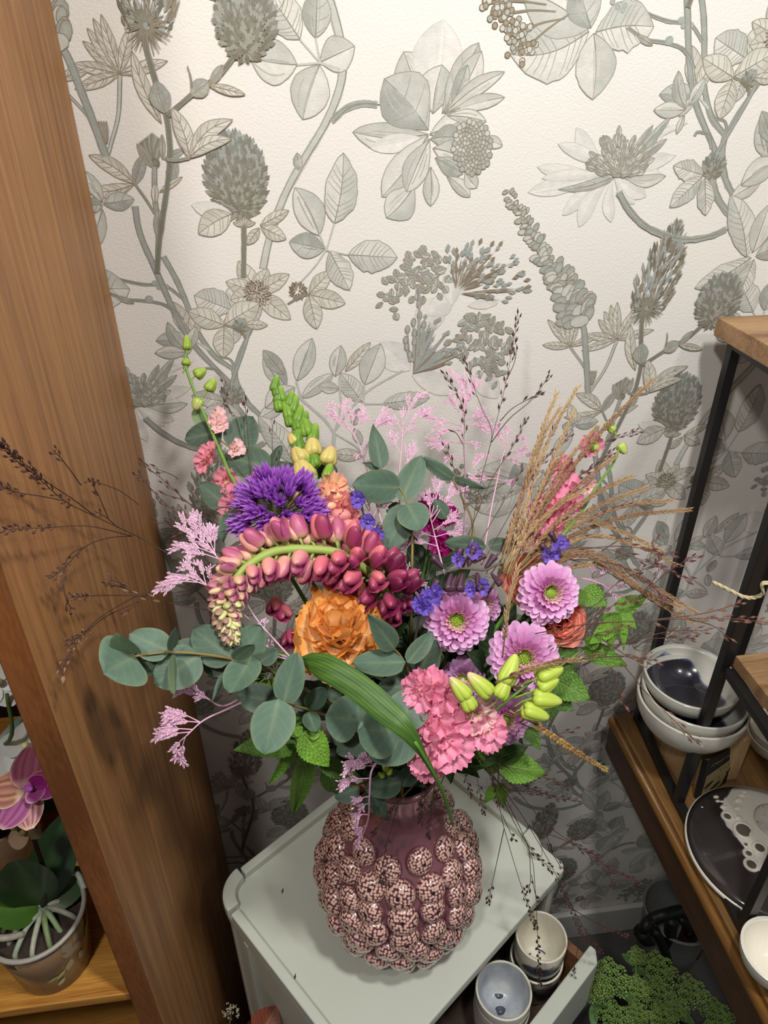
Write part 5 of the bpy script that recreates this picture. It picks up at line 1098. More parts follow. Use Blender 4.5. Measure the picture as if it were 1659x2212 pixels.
euc('short eucalyptus with paired round leaves left of the big front ones', ((772, 1550, -.03), (790, 1570, -.015), (810, 1610, 0), (840, 1660, .02)), [
    ((776, 1556), (708, 1548), 88, .12, dict(d=(-.03, -.035))), ((776, 1584), (772, 1508), 46, .12, dict(d=(-.03, -.03))), ((790, 1575), (812, 1510), 52, .35, dict(d=(-.01, 0))), ((792, 1602), (728, 1622), 46, .3, dict(d=(-.015, -.02))), ((760, 1580), (716, 1600), 40, .45, dict(d=(-.01, -.01))), ((700, 1500), (735, 1480), 50, .5, dict(d=(0, 0)))])
euc('eucalyptus sprig with narrow leaves beside the orange carnation', ((852, 1402, -.035), (866, 1418, -.03), (880, 1445, -.02), (888, 1482, .0), (885, 1540, .02)), [
    ((853, 1403), (799, 1331), 46, .3, dict(d=(-.04, -.065), sh='ovate')), ((876, 1430), (768, 1432), 52, .12, dict(d=(-.03, -.045))), ((880, 1432), (932, 1368), 40, .25, dict(d=(-.03, -.03), ax=-.4)), ((886, 1480), (942, 1388), 66, .65, dict(d=(-.0, 0))), ((888, 1482), (818, 1484), 44, .5, dict(d=(-.01, -.01))), ((870, 1500), (930, 1470), 50, .7, dict(d=(.01, .01)))])
euc('eucalyptus sprig standing at the top centre before the pink limonium', ((822, 1012, -.01), (863, 1053, -.01), (880, 1090, -.01), (890, 1150, 0), (890, 1230, .0)), [
    ((823, 1014), (808, 918), 40, .35, dict(d=(-.01, -.01), sh='ovate', ax=.3)), ((864, 1053), (766, 1048), 66, .15, dict(d=(-.01, -.025))), ((866, 1084), (908, 984), 54, .1, dict(d=(-.01, -.015))), ((880, 1088), (908, 1140), 62, .0, dict(d=(-.015, -.03))), ((882, 1092), (838, 1180), 60, .35, dict(d=(-.005, -.01))), ((820, 1012), (785, 1000), 16, .3, dict(sh='lance')), ((862, 1110), (836, 1100), 40, .5, dict(d=(.01, .01)))])
euc('eucalyptus with thin folded leaves right of the top centre sprig', ((978, 1034, 0), (1000, 1080, .005), (1020, 1130, .01), (1010, 1200, .0)), [
    ((980, 1036), (912, 992), 28, .35, dict(d=(0, -.01), ax=.3, ay=-.4, b=.15)), ((978, 1034), (1046, 1056), 18, .25, dict(d=(0, 0), ay=-.6)), ((1050, 1182), (966, 1172), 36, .55, dict(d=(0, -.005))), ((1055, 1180), (1100, 1170), 30, .6, dict(d=(0, 0))), ((965, 1120), (940, 1080), 30, .3, dict(d=(.005, 0)))])
euc('dark eucalyptus at the top left behind the faded larkspur', ((455, 938, .01), (500, 968, .01), (560, 1015, .01), (610, 1060, .01), (680, 1120, .01)), [
    ((480, 932), (402, 946), 58, .85, dict(d=(.01, .005), ay=.5)), ((500, 970), (546, 902), 66, .5, dict(d=(.012, .015))), ((586, 1014), (484, 982), 76, .5, dict(d=(.005, .005), ay=.6)), ((562, 1022), (650, 1020), 54, .6, dict(d=(.005, .0), ay=.5)), ((442, 918), (420, 884), 30, .1, dict(d=(.01, .01), warm=.7)), ((584, 1008), (606, 964), 22, .4, dict(d=(.012, .01), ax=.5)), ((690, 1035), (648, 968), 52, .55, dict(d=(.02, .02))), ((695, 1035), (724, 1010), 36, .6, dict(d=(.02, .02))), ((495, 1098), (434, 1046), 46, .55, dict(d=(0, .0), ax=-.3)), ((500, 1095), (482, 1166), 34, .2, dict(d=(0, -.01), ax=-.5, wv=.06)), ((610, 1060), (560, 1060), 40, .6, dict(d=(.015, .015))), ((454, 1097), (498, 1096), 4, 0, dict(sh='lance'))])
euc('eucalyptus leaves drooping over the neck of the vase', ((760, 1700, .0), (790, 1690, .005), (820, 1680, .015), (850, 1675, .02)), [
    ((775, 1700), (726, 1722), 44, .4, dict(d=(0, -.01))), ((868, 1690), (796, 1704), 48, .3, dict(d=(0, -.015))), ((800, 1712), (838, 1772), 32, .45, dict(d=(-.005, -.025), sh='ovate', f=.3)), ((870, 1700), (890, 1660), 40, .45, dict(d=(0, 0))), ((760, 1690), (700, 1670), 40, .6, dict(d=(.01, .01))), ((800, 1715), (782, 1748), 26, .5, dict(d=(-.005, -.015)))])

# ------------------------------------------------------------------ mint and other bright leaves
def mint(label, stempts, leaves, group='mint sprigs around the rim of the bouquet', col=(84, 130, 40)):
    q = [P(*a) for a in stempts]; m = mouthpt(); base = m-Vector((0, 0, .1)); c = crom(q+[q[-1].lerp(m, .6)+Vector((0, 0, .008)), m, base], 7)
    t = thing('mint_sprig', label, 'mint', base, group); part('stem', G().tube(c, [.0011, .0018], lin((120, 140, 70)), 6), m_stm, t)
    for i, lf in enumerate(leaves):
        (bx_, by_), (tx, ty), w, dk = lf[:4]; o = lf[4] if len(lf) > 4 else {}
        db, dt = o.get('d', (-.01, -.02)); b = P(bx_, by_, db); tp = P(tx, ty, dt); k = (b-Vector((0, 0, H))).dot(vec(FW))/F
        cl = mixc((116, 166, 50), (48, 80, 32), dk)
        leafpart(t, b, tp, w*k, camdir(o.get('ax', R_.uniform(-.2, .2)), o.get('ay', R_.uniform(0, .4)), b), m_mint, shape=o.get('sh', 'ovate'), nu=8, nv=24, bend=o.get('b', .1), fold=o.get('f', .18), serr=.045, wave=.02, col=cl, seed=i, wfreq=2)
mint('mint sprig at the lower left with one bright toothed leaf', ((660, 1588, -.02), (680, 1620, -.01), (730, 1650, .01)), [
    ((642, 1604), (506, 1614), 66, .5, dict(d=(-.01, -.03))), ((652, 1582), (716, 1660), 70, .0, dict(d=(-.03, -.045))), ((652, 1584), (632, 1572), 24, .0, dict(d=(-.03, -.03))), ((668, 1592), (697, 1578), 24, .1, dict(d=(-.03, -.03))), ((650, 1590), (622, 1535), 42, .35, dict(d=(-.01, -.01))), ((636, 1612), (581, 1706), 30, .25, dict(d=(-.015, -.03), ax=.5)), ((664, 1608), (640, 1784), 58, .3, dict(d=(-.015, -.035), ax=.3)), ((690, 1648), (788, 1682), 42, .65, dict(d=(-.01, -.02))), ((700, 1660), (738, 1720), 46, .7, dict(d=(0, -.01))), ((690, 1640), (640, 1640), 40, .7, dict(d=(0, .0)))])
mint('mint sprig on the right, leaves spread before the black rack post', ((1330, 1322, -.0), (1290, 1370, 0), (1262, 1400, 0), (1225, 1428, .005), (1150, 1480, .01)), [
    ((1258, 1276), (1312, 1308), 52, .2, dict(d=(0, -.01))), ((1330, 1320), (1402, 1284), 40, .15, dict(d=(0, -.01))), ((1322, 1322), (1316, 1396), 44, .3, dict(d=(0, -.02))), ((1340, 1324), (1353, 1402), 26, .05, dict(d=(0, -.02), ax=.5)), ((1338, 1322), (1376, 1358), 28, .05, dict(d=(0, -.01))), ((1322, 1352), (1276, 1390), 36, .05, dict(d=(-.01, -.02))), ((1262, 1400), (1358, 1438), 46, .2, dict(d=(0, -.015))), ((1268, 1398), (1300, 1370), 30, .3, dict()), ((1258, 1275), (1240, 1310), 30, .4, dict())])
mint('big leaved mint sprig right of the pale green buds', ((1200, 1470, 0), (1170, 1500, .005), (1120, 1560, .015)), [
    ((1202, 1470), (1276, 1508), 66, .35, dict(d=(0, -.02), b=.2)), ((1200, 1508), (1240, 1536), 38, .6, dict(d=(0, -.01))), ((1205, 1380), (1245, 1425), 48, .6, dict(d=(.01, .0))), ((1200, 1440), (1250, 1440), 40, .7, dict(d=(.01, .01))), ((1140, 1572), (1168, 1622), 30, .5, dict(d=(0, -.015))), ((1190, 1520), (1180, 1560), 36, .75, dict())])
mint('mint sprig at the lower right with one broad netted leaf', ((1076, 1690, .01), (1076, 1665, .01), (1060, 1640, .01), (1020, 1610, .015)), [
    ((1080, 1652), (1184, 1668), 70, .15, dict(d=(.005, -.01), b=.12)), ((1074, 1668), (1024, 1612), 34, .45, dict(d=(.005, -.005))), ((1076, 1692), (1098, 1750), 32, .0, dict(d=(.005, -.005))), ((1074, 1692), (1044, 1742), 24, .05, dict(d=(.005, -.005))), ((1072, 1640), (1140, 1612), 44, .8, dict(d=(.01, .01))), ((1050, 1630), (1090, 1600), 40, .8, dict(d=(.01, .01))), ((970, 1640), (972, 1700), 26, .7, dict(d=(.0, -.01))), ((1000, 1640), (960, 1625), 40, .8, dict())])
# filler: foliage stems added mid bouquet, coloured dark to stand in for shaded gaps
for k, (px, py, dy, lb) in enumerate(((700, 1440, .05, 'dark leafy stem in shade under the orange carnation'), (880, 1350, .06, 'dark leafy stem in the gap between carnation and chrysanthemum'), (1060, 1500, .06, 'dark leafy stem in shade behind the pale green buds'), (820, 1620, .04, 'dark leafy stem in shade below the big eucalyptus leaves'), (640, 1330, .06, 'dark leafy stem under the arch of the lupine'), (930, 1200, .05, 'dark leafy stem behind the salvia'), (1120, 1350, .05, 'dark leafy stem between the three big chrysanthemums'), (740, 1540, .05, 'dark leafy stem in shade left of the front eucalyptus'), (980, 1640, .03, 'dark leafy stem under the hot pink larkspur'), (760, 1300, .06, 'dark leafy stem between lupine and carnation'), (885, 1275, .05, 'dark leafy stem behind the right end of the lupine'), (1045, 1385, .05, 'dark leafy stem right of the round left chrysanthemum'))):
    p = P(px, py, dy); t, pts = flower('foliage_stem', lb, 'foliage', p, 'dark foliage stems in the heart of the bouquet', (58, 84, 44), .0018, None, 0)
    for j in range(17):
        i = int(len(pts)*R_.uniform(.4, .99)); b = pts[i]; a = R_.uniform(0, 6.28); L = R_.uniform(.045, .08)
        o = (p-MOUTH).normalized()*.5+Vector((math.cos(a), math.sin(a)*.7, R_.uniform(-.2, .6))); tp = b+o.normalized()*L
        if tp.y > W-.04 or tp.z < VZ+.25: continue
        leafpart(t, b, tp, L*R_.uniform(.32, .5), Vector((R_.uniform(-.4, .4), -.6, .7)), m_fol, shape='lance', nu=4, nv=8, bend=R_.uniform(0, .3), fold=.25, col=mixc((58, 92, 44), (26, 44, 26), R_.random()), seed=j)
# long strap leaf across the front
q = [P(*a) for a in ((648, 1422, -.035), (700, 1440, -.055), (765, 1478, -.065), (830, 1532, -.075), (880, 1580, -.08), (925, 1650, -.078), (958, 1715, -.07), (978, 1782, -.05))]
c = crom(q, 6); N = len(c); g = G(); vs = []; cs = []; fs = []
for i, p in enumerate(c):
    T_ = (c[min(N-1, i+1)]-c[max(0, i-1)]).normalized(); x = T_.cross(tocam(p)).normalized(); nn = x.cross(T_); f = i/(N-1)
    w = float(np.interp(f, [0, .05, .14, .4, .55, .68, .8, 1], [.003, .016, .0235, .023, .017, .006, .0036, .003]))
    for j in range(17):
        u = j/8-1; vs.append(p+x*u*w*.5+nn*(-abs(u)**2*w*.12+(.00022 if j % 2 else -.00022)-(.0008 if j == 8 else 0))); cs.append(lin(mixc((92, 128, 50), (50, 84, 32), (.75 if j % 2 else .15)+.2*math.sin(i*.7+j))))
g.add(vs, [(i*17+j, i*17+j+1, i*17+17+j+1, i*17+17+j) for i in range(N-1) for j in range(16)], cs)
t = thing('strap_leaf', 'long green strap leaf bent across the front of the bouquet', 'leaf', q[-1])
part('blade', g, m_blade, t); part('stalk', G().tube(c[int(N*.62):], [.0016, .0015], lin((88, 136, 52)), 6), m_stm, t)

# ------------------------------------------------------------------ pink limonium
def limo(label, main, tips, col=(226, 178, 204), dens=1.0, r0=.0011, sc=1.0):
    q = [P(*a) for a in main]; t = thing('limonium', label, 'limonium', q[0], 'pink limonium sprays'); g = G(); fl = G(); rr = random.Random(len(label))
    c = crom(q, 7); g.tube(c, [r0, r0*.6], lin(mixc(col, (206, 170, 186), .5)), 5)
    for tp in tips:
        b = c[int((len(c)-1)*tp[2])]; e = P(tp[0], tp[1], (tp[3] if len(tp) > 3 else main[-1][2] if len(main[-1]) > 2 else 0)); L = (e-b).length
        mid = b.lerp(e, .5)+Vector((0, 0, L*.06)); bc_ = crom([b, mid, e], 8); g.tube(bc_, [r0*.6, r0*.35], lin(mixc(col, (206, 170, 186), .4)), 4)
        # side twigs carrying the two-ranked florets
        tw = [(bc_, max(.35, 1-.03/max(L, .01)))]
        for k in range(3 if L > .025 else 1):
            i = int(len(bc_)*rr.uniform(.35, .75)); d = (bc_[min(len(bc_)-1, i+1)]-bc_[i-1]).normalized(); sd = d.cross(tocam(b))*rr.choice((-1, 1)); ee = bc_[i]+(d+sd*rr.uniform(.4, .8)+dirrand(rr, .2)).normalized()*min(.024, L*.5)*rr.uniform(.7, 1)
            cb_ = crom([bc_[i], bc_[i].lerp(ee, .5)+d*.001, ee], 5); g.tube(cb_, r0*.35, lin(col), 4); tw.append((cb_, .25))
        for cv, st_ in tw:
            Lc = sum((cv[i+1]-cv[i]).length for i in range(len(cv)-1)); n = int(max(4, Lc*(1-st_)/.00145*dens))
            for k in range(n):
                f = st_+(1-st_)*(k+.5)/n; x = f*(len(cv)-1); i = min(len(cv)-2, int(x)); p = cv[i].lerp(cv[i+1], x-i); d = (cv[i+1]-cv[i]).normalized(); sd = d.cross(tocam(p)).normalized()*(1 if k % 2 else -1)
                dd = d+sd*.55+tocam(p)*rr.uniform(-.1, .5); sh = rr.random(); fl.spindle(p, dd, .0052*sc*rr.uniform(.8, 1.15), .0017*sc, lin(mixc(mixc(col, (228, 206, 216), .45), (186, 140, 170), sh*.5)), lin(mixc(col, (248, 226, 236), .75)), 4, .65)
    part('twigs', g, m_lim, t); part('florets', fl, m_lim, t, False, kind='stuff'); return t
limo('pale pink limonium spray at far left pointing up beside the lupine', ((520, 1300, .0), (485, 1228, -.02), (455, 1185, -.025)), ((382, 1134, 1), (408, 1124, .9), (437, 1136, .8), (466, 1140, .9), (378, 1174, .9), (400, 1190, .75), (430, 1170, .8)), (232, 186, 212), 1.1)
limo('pale pink limonium spray at far left just under the upward one', ((540, 1340, .0), (470, 1278, -.02), (430, 1258, -.03)), ((343, 1262, 1), (366, 1242, .9), (396, 1216, .85), (432, 1214, .8), (450, 1228, .7), (410, 1240, .8)), (230, 182, 208), 1.1)
limo('small pink limonium spray dangling lowest at the left', ((560, 1500, .0), (495, 1530, -.03), (440, 1556, -.035), (400, 1592, -.035)), ((362, 1532, .72), (364, 1562, .72), (344, 1578, .9), (346, 1594, .95), (388, 1646, 1), (372, 1622, 1)), (224, 164, 192), 1.2)
limo('pink limonium twig between the left eucalyptus leaves and the lowest spray', ((560, 1480, .0), (488, 1524, -.02), (445, 1508, -.025)), ((384, 1490, 1), (406, 1474, 1), (432, 1498, .9), (424, 1510, 1)), (206, 150, 180), 1.1)
limo('pale limonium stalk running from the carnation up to the lupine tip', ((650, 1445, -.02), (600, 1390, -.03), (560, 1345, -.03), (530, 1300, -.02)), ((556, 1350, .6), (575, 1340, .6), (545, 1412, .1), (572, 1408, .1), (518, 1400, .15)), (214, 176, 200), .8)
limo('pink limonium twig hanging down the neck of the vase', ((820, 1640, -.02), (802, 1668, -.04), (798, 1720, -.05), (794, 1775, -.05), (772, 1826, -.045)), ((734, 1690, .35), (744, 1650, .12), (762, 1660, .15), (764, 1732, .5), (762, 1762, .7), (770, 1800, .82), (768, 1826, .9), (782, 1648, .05), (775, 1745, .6)), (224, 166, 200), 1.1)
limo('wide pink limonium spray left of the top centre eucalyptus', ((830, 1150, .01), (800, 1040, .015), (775, 960, .02), (750, 920, .02)), ((708, 884, 1), (738, 872, 1), (762, 884, .9), (790, 890, .85), (720, 905, .95), (806, 990, .4), (770, 985, .6), (805, 950, .6), (832, 880, .55)), (226, 172, 198))
limo('tall pink limonium spray behind the top centre eucalyptus', ((870, 1180, .015), (862, 1050, .02), (868, 960, .02), (870, 920, .02)), ((905, 850, 1), (868, 885, 1), (850, 900, .9), (915, 880, .8), (822, 905, .8), (840, 940, .6), (900, 970, .4), (890, 920, .8)), (226, 176, 200))
limo('tallest pink limonium spray in the middle behind the dark grass', ((1000, 1200, .01), (1005, 1050, .015), (1000, 930, .02), (1000, 900, .02)), ((992, 812, 1), (1026, 815, 1), (970, 858, .95), (1005, 850, 1), (918, 905, .75), (940, 935, .7), (925, 960, .6), (1048, 895, .85), (1055, 920, .75), (965, 985, .5), (1035, 960, .6)), (230, 172, 202))
limo('pink limonium spray right of the tallest one', ((1040, 1220, .01), (1065, 1080, .015), (1085, 990, .02), (1095, 960, .02)), ((1060, 918, 1), (1098, 925, 1), (1130, 945, 1), (1120, 1000, .7), (1030, 985, .7), (1078, 945, .95), (1145, 985, .8), (1020, 1040, .5), (1110, 1050, .5)), (224, 166, 196))
limo('low pink limonium spray between magenta flower and salvia', ((960, 1240, 0), (940, 1160, .005), (930, 1120, .005)), ((900, 1090, 1), (925, 1060, 1), (965, 1080, 1), (985, 1120, .7), (880, 1150, .5), (1000, 1150, .5), (870, 1170, .4), (960, 1020, 1), (990, 1050, .9)), (220, 168, 196))
limo('pink limonium spray between snapdragon and eucalyptus', ((850, 1240, .0), (815, 1150, .005), (800, 1110, .005)), ((770, 1058, 1), (795, 1075, 1), (765, 1090, .8), (830, 1080, .9), (840, 1120, .6), (785, 1130, .6)), (220, 170, 200))
limo('thin pink limonium twigs reaching right behind the tan grasses', ((1180, 1250, .01), (1260, 1250, .005), (1300, 1262, .0)), ((1330, 1288, 1), (1345, 1270, 1), (1310, 1230, .8), (1285, 1225, .7), (1230, 1205, .3), (1215, 1225, .3)), (224, 160, 190), .7)
limo('dusty limonium tuft at the foot of the lupine', ((880, 1330, .01), (885, 1270, 0), (885, 1245, 0)), ((868, 1240, 1), (900, 1236, 1), (878, 1225, 1), (905, 1285, .5), (918, 1262, .6)), (190, 156, 176), 1)

# ------------------------------------------------------------------ dark switchgrass
DK = (66, 40, 40)
def panic(label, lines, col=DK, dy=0.0, tan=0, L=.0072, w=.0028, frac=.5, r=.00055):
    P0 = P(*lines[0][0][:2], dy); t = thing('switchgrass', label, 'grass', P0, 'dark seeded grass stems'); g = G(); s = G(); rr = random.Random(len(lines)*7+len(label))
    for ln in lines:
        q = [P(a[0], a[1], dy+(a[2] if len(a) > 2 else 0)) for a in ln]; c = crom(q, 8); g.tube(c, [r, r*.55], lin(mixc(col, (96, 84, 60), .35)), 4)
        Ls = [0]
        for i in range(1, len(c)): Ls.append(Ls[-1]+(c[i]-c[i-1]).length)
        d0 = Ls[-1]*(1-frac); x = d0; k = 0
        while x < Ls[-1]:
            i = next(j for j in range(1, len(c)) if Ls[j] >= x-1e-9); f = (x-Ls[i-1])/max(1e-9, Ls[i]-Ls[i-1]); p = c[i-1].lerp(c[i], f); d = (c[i]-c[i-1]).normalized(); sd = d.cross(tocam(p)).normalized()*(1 if k % 2 else -1)
            for _ in range(rr.choice((1, 1, 2))):
                o = p+(sd*rr.uniform(.1, .8)+d*.6)*.003; g.tube([p, o], r*.5, lin(col), 3, False)
                cc_ = mixc(col, (160, 128, 98), rr.random()*.35+tan*rr.random()); s.spindle(o, d+sd*rr.uniform(-.05, .32), L*rr.uniform(.85, 1.3), w*.82*rr.uniform(.8, 1.15), lin(cc_), lin(mixc(cc_, (40, 24, 26), .3)), 5, .42)
            x += rr.uniform(.0045, .0095)*(1.35-.85*(x-d0)/max(1e-9, Ls[-1]-d0)); k += 1
    part('stems', g, m_seed, t); part('seeds', s, m_seed, t, False, kind='stuff'); return t
panic('dark seeded grass spraying far left across the wooden panel', [[(560, 1280), (420, 1222), (340, 1183), (300, 1160), (200, 1113), (140, 1082), (80, 1030), (30, 990), (-5, 955)], [(210, 1118), (160, 1080), (100, 1040), (55, 1003), (5, 962)], [(140, 1082), (90, 1072), (40, 1064), (0, 1050)], [(285, 1158), (195, 1137), (95, 1140), (8, 1144)], [(285, 1158), (235, 1162), (185, 1180), (140, 1225), (112, 1248)], [(190, 1178), (150, 1200), (137, 1245), (142, 1290), (154, 1316)], [(255, 1140), (230, 1118), (205, 1104)], [(300, 1090), (262, 1062), (228, 1048), (190, 1036)], [(235, 1122), (215, 1075), (200, 1045)], [(175, 1048), (140, 1000), (115, 972)]], tan=.3, frac=.34)
panic('dark seeded grass bending low over the wooden panel on the left', [[(520, 1330), (395, 1308), (340, 1296), (290, 1281), (240, 1250)], [(320, 1286), (230, 1286), (152, 1290)], [(350, 1268), (290, 1290), (215, 1335), (170, 1385), (140, 1430), (131, 1462)], [(300, 1300), (232, 1330), (180, 1370), (140, 1390)], [(305, 1286), (262, 1268), (226, 1262)], [(300, 1305), (262, 1325)]], tan=.7, frac=.42)
panic('dark seeded grass left of the allium in front of the wallpaper', [[(560, 1180, .0), (450, 1120), (402, 1082), (350, 1035), (306, 1000)], [(430, 1100), (390, 1078), (352, 1068)], [(470, 1160), (410, 1130), (360, 1090), (330, 1060), (300, 1026)], [(470, 1160), (400, 1135), (340, 1128)], [(360, 1096), (350, 1085), (344, 1073)], [(510, 1220), (420, 1160), (395, 1150), (372, 1170)], [(480, 1250), (425, 1180), (400, 1120), (396, 1106)], [(385, 1035), (370, 1025), (330, 1010)]], frac=.42)
panic('thin dark grass spike above the top left eucalyptus', [[(560, 1140, .01), (545, 1050, .01), (512, 910, .01), (492, 880, .01), (482, 826, .01)], [(545, 1060), (532, 900), (528, 870)], [(590, 1010), (588, 960), (588, 918)], [(600, 1010), (605, 985)], [(570, 1100), (520, 1020), (460, 950)]], frac=.24)
panic('tallest dark seeded grass standing in the top middle', [[(1010, 1230), (1030, 1080), (1062, 950), (1092, 830), (1119, 682)], [(1062, 955), (1100, 905), (1150, 862), (1187, 810)], [(1055, 980), (1062, 930), (1040, 880), (1018, 820), (1005, 780)], [(1080, 910), (1110, 880), (1166, 850)], [(1095, 820), (1112, 780), (1116, 745)], [(1000, 1200), (1005, 1060), (1002, 960), (1000, 880), (960, 806)], [(1010, 1160), (1060, 1040), (1110, 960), (1135, 905)], [(1000, 960), (985, 935), (968, 928)], [(1003, 1100), (990, 1040), (962, 960)]], (54, 32, 34), frac=.38)
panic('dark seeded grass slanting right among the tan plumes', [[(1050, 1240), (1120, 1120), (1200, 1040), (1290, 965), (1376, 932)], [(1050, 1230), (1160, 1100), (1250, 1030), (1322, 978)], [(1040, 1220), (1120, 1080), (1180, 990), (1232, 940)], [(1060, 1240), (1180, 1080), (1290, 1005)], [(1020, 1200), (1090, 1080), (1130, 1010)]], (84, 50, 50), frac=.4)
panic('plum red grass reaching right across the black rack posts', [[(1120, 1240, -.02), (1200, 1190, -.03), (1300, 1185, -.04), (1400, 1215, -.05), (1495, 1254, -.05)], [(1250, 1186, -.03), (1350, 1180, -.04), (1452, 1198, -.05)], [(1150, 1215), (1280, 1210, -.02), (1380, 1240, -.03), (1440, 1300, -.04)], [(1300, 1190), (1340, 1165), (1356, 1160)], [(1200, 1200), (1300, 1230), (1400, 1290), (1440, 1312)], [(1380, 1290, -.03), (1420, 1240, -.03), (1420, 1210, -.03)], [(1380, 1290, -.03), (1450, 1230, -.04), (1508, 1200, -.04)], [(1400, 1215, -.04), (1420, 1160, -.04)]], (88, 48, 54), frac=.45, L=.0085, w=.0032)
panic('thin seeded grass running level to the right edge over the bowls', [[(1150, 1370, -.02), (1270, 1348, -.05), (1380, 1342, -.07), (1500, 1336, -.08), (1600, 1338, -.09), (1670, 1346, -.09)], [(1400, 1340, -.07), (1520, 1325, -.08), (1600, 1302, -.08)], [(1240, 1400), (1350, 1390, -.03), (1440, 1365, -.05), (1530, 1362, -.06)], [(1450, 1366, -.05), (1420, 1345, -.05)], [(1490, 1338, -.07), (1540, 1352, -.07), (1580, 1382, -.07)], [(1240, 1425, -.0), (1340, 1418, -.02), (1420, 1428, -.04)], [(1300, 1380, -.02), (1370, 1425, -.04), (1400, 1418, -.04)], [(1320, 1440, -.02), (1334, 1480, -.02), (1350, 1530, -.02)], [(1350, 1440, -.03), (1400, 1500, -.05), (1460, 1560, -.06), (1500, 1600, -.06)], [(1370, 1400, -.03), (1410, 1380, -.04), (1500, 1378, -.05)]], (96, 58, 54), tan=.3, frac=.42)
panic('dark seeded grass fanning over the mint on the right', [[(1170, 1420), (1260, 1350), (1320, 1310), (1390, 1292)], [(1180, 1400), (1240, 1370), (1290, 1345)], [(1200, 1400), (1280, 1372), (1350, 1352)], [(1190, 1440), (1260, 1420), (1300, 1412)], [(1220, 1300), (1280, 1310), (1330, 1262), (1420, 1216)]], (96, 56, 54), dy=-.02, frac=.45)
panic('long dark seeded grass hanging down past the cup stacks', [[(1010, 1625, -.0), (1060, 1670, -.01), (1090, 1793, -.015), (1128, 1920, -.02), (1146, 1968, -.02), (1158, 2005, -.02)], [(1089, 1790, -.015), (1072, 1868, -.02), (1054, 1950, -.02)], [(1060, 1660, -.01), (1142, 1832, -.02), (1156, 1920, -.03), (1162, 2040, -.03), (1166, 2126, -.03)], [(1144, 1840, -.02), (1146, 1900, -.02), (1141, 1922, -.02)], [(1148, 1890, -.02), (1158, 1938, -.02), (1164, 1948, -.02)], [(1070, 1690, -.01), (1118, 1790, -.015), (1160, 1850, -.02), (1190, 1876, -.02)], [(1085, 1760, -.01), (1110, 1815, -.01)]], (56, 34, 34), frac=.27, L=.0082, w=.0034)
panic('dark red seeded grass drooping right before the lower wallpaper', [[(1040, 1640), (1110, 1700), (1180, 1780, -.01), (1250, 1830, -.02), (1310, 1872, -.02), (1372, 1902, -.02)], [(1060, 1670), (1130, 1765), (1200, 1888), (1240, 1980), (1262, 2032)], [(1185, 1830), (1210, 1870), (1222, 1880)], [(1150, 1790), (1220, 1815), (1290, 1850)], [(1175, 1780), (1190, 1835), (1188, 1826)], [(1300, 1870, -.02), (1330, 1915, -.02)], [(1215, 1920), (1270, 2020), (1300, 2060)], [(1230, 1960), (1300, 2000), (1350, 2020)], [(1255, 2020), (1240, 2090), (1243, 2130)]], (78, 46, 46), frac=.42, L=.0088, w=.0032)
panic('short dark seeded grass arching right below the lilac chrysanthemum', [[(1030, 1600), (1100, 1660), (1180, 1680), (1225, 1700)], [(1040, 1620), (1120, 1690), (1200, 1722), (1250, 1730)], [(1020, 1610), (1060, 1680), (1080, 1740)], [(1010, 1620), (1030, 1680), (1045, 1760)], [(1030, 1640), (1090, 1700), (1160, 1712)], [(1120, 1560, -.01), (1180, 1585, -.01), (1240, 1580, -.01)], [(1000, 1610), (1000, 1660), (1020, 1720)]], (66, 40, 42), frac=.5)
panic('dark seeded grass falling over the smooth neck of the vase', [[(940, 1640, -.02), (900, 1690, -.03), (850, 1745, -.035), (805, 1800, -.035)], [(925, 1650, -.02), (912, 1710, -.03), (908, 1778, -.035)], [(945, 1650, -.02), (934, 1730, -.03), (925, 1808, -.035)], [(900, 1690, -.03), (870, 1720, -.03), (840, 1760, -.035)], [(960, 1640, -.02), (925, 1690, -.02), (915, 1740, -.03)], [(860, 1740, -.03), (845, 1790, -.035), (830, 1850, -.03), (828, 1905, -.025)], [(970, 1650, -.01), (950, 1700, -.02), (935, 1740, -.025)]], (62, 36, 38), frac=.6, L=.0085, w=.0032)

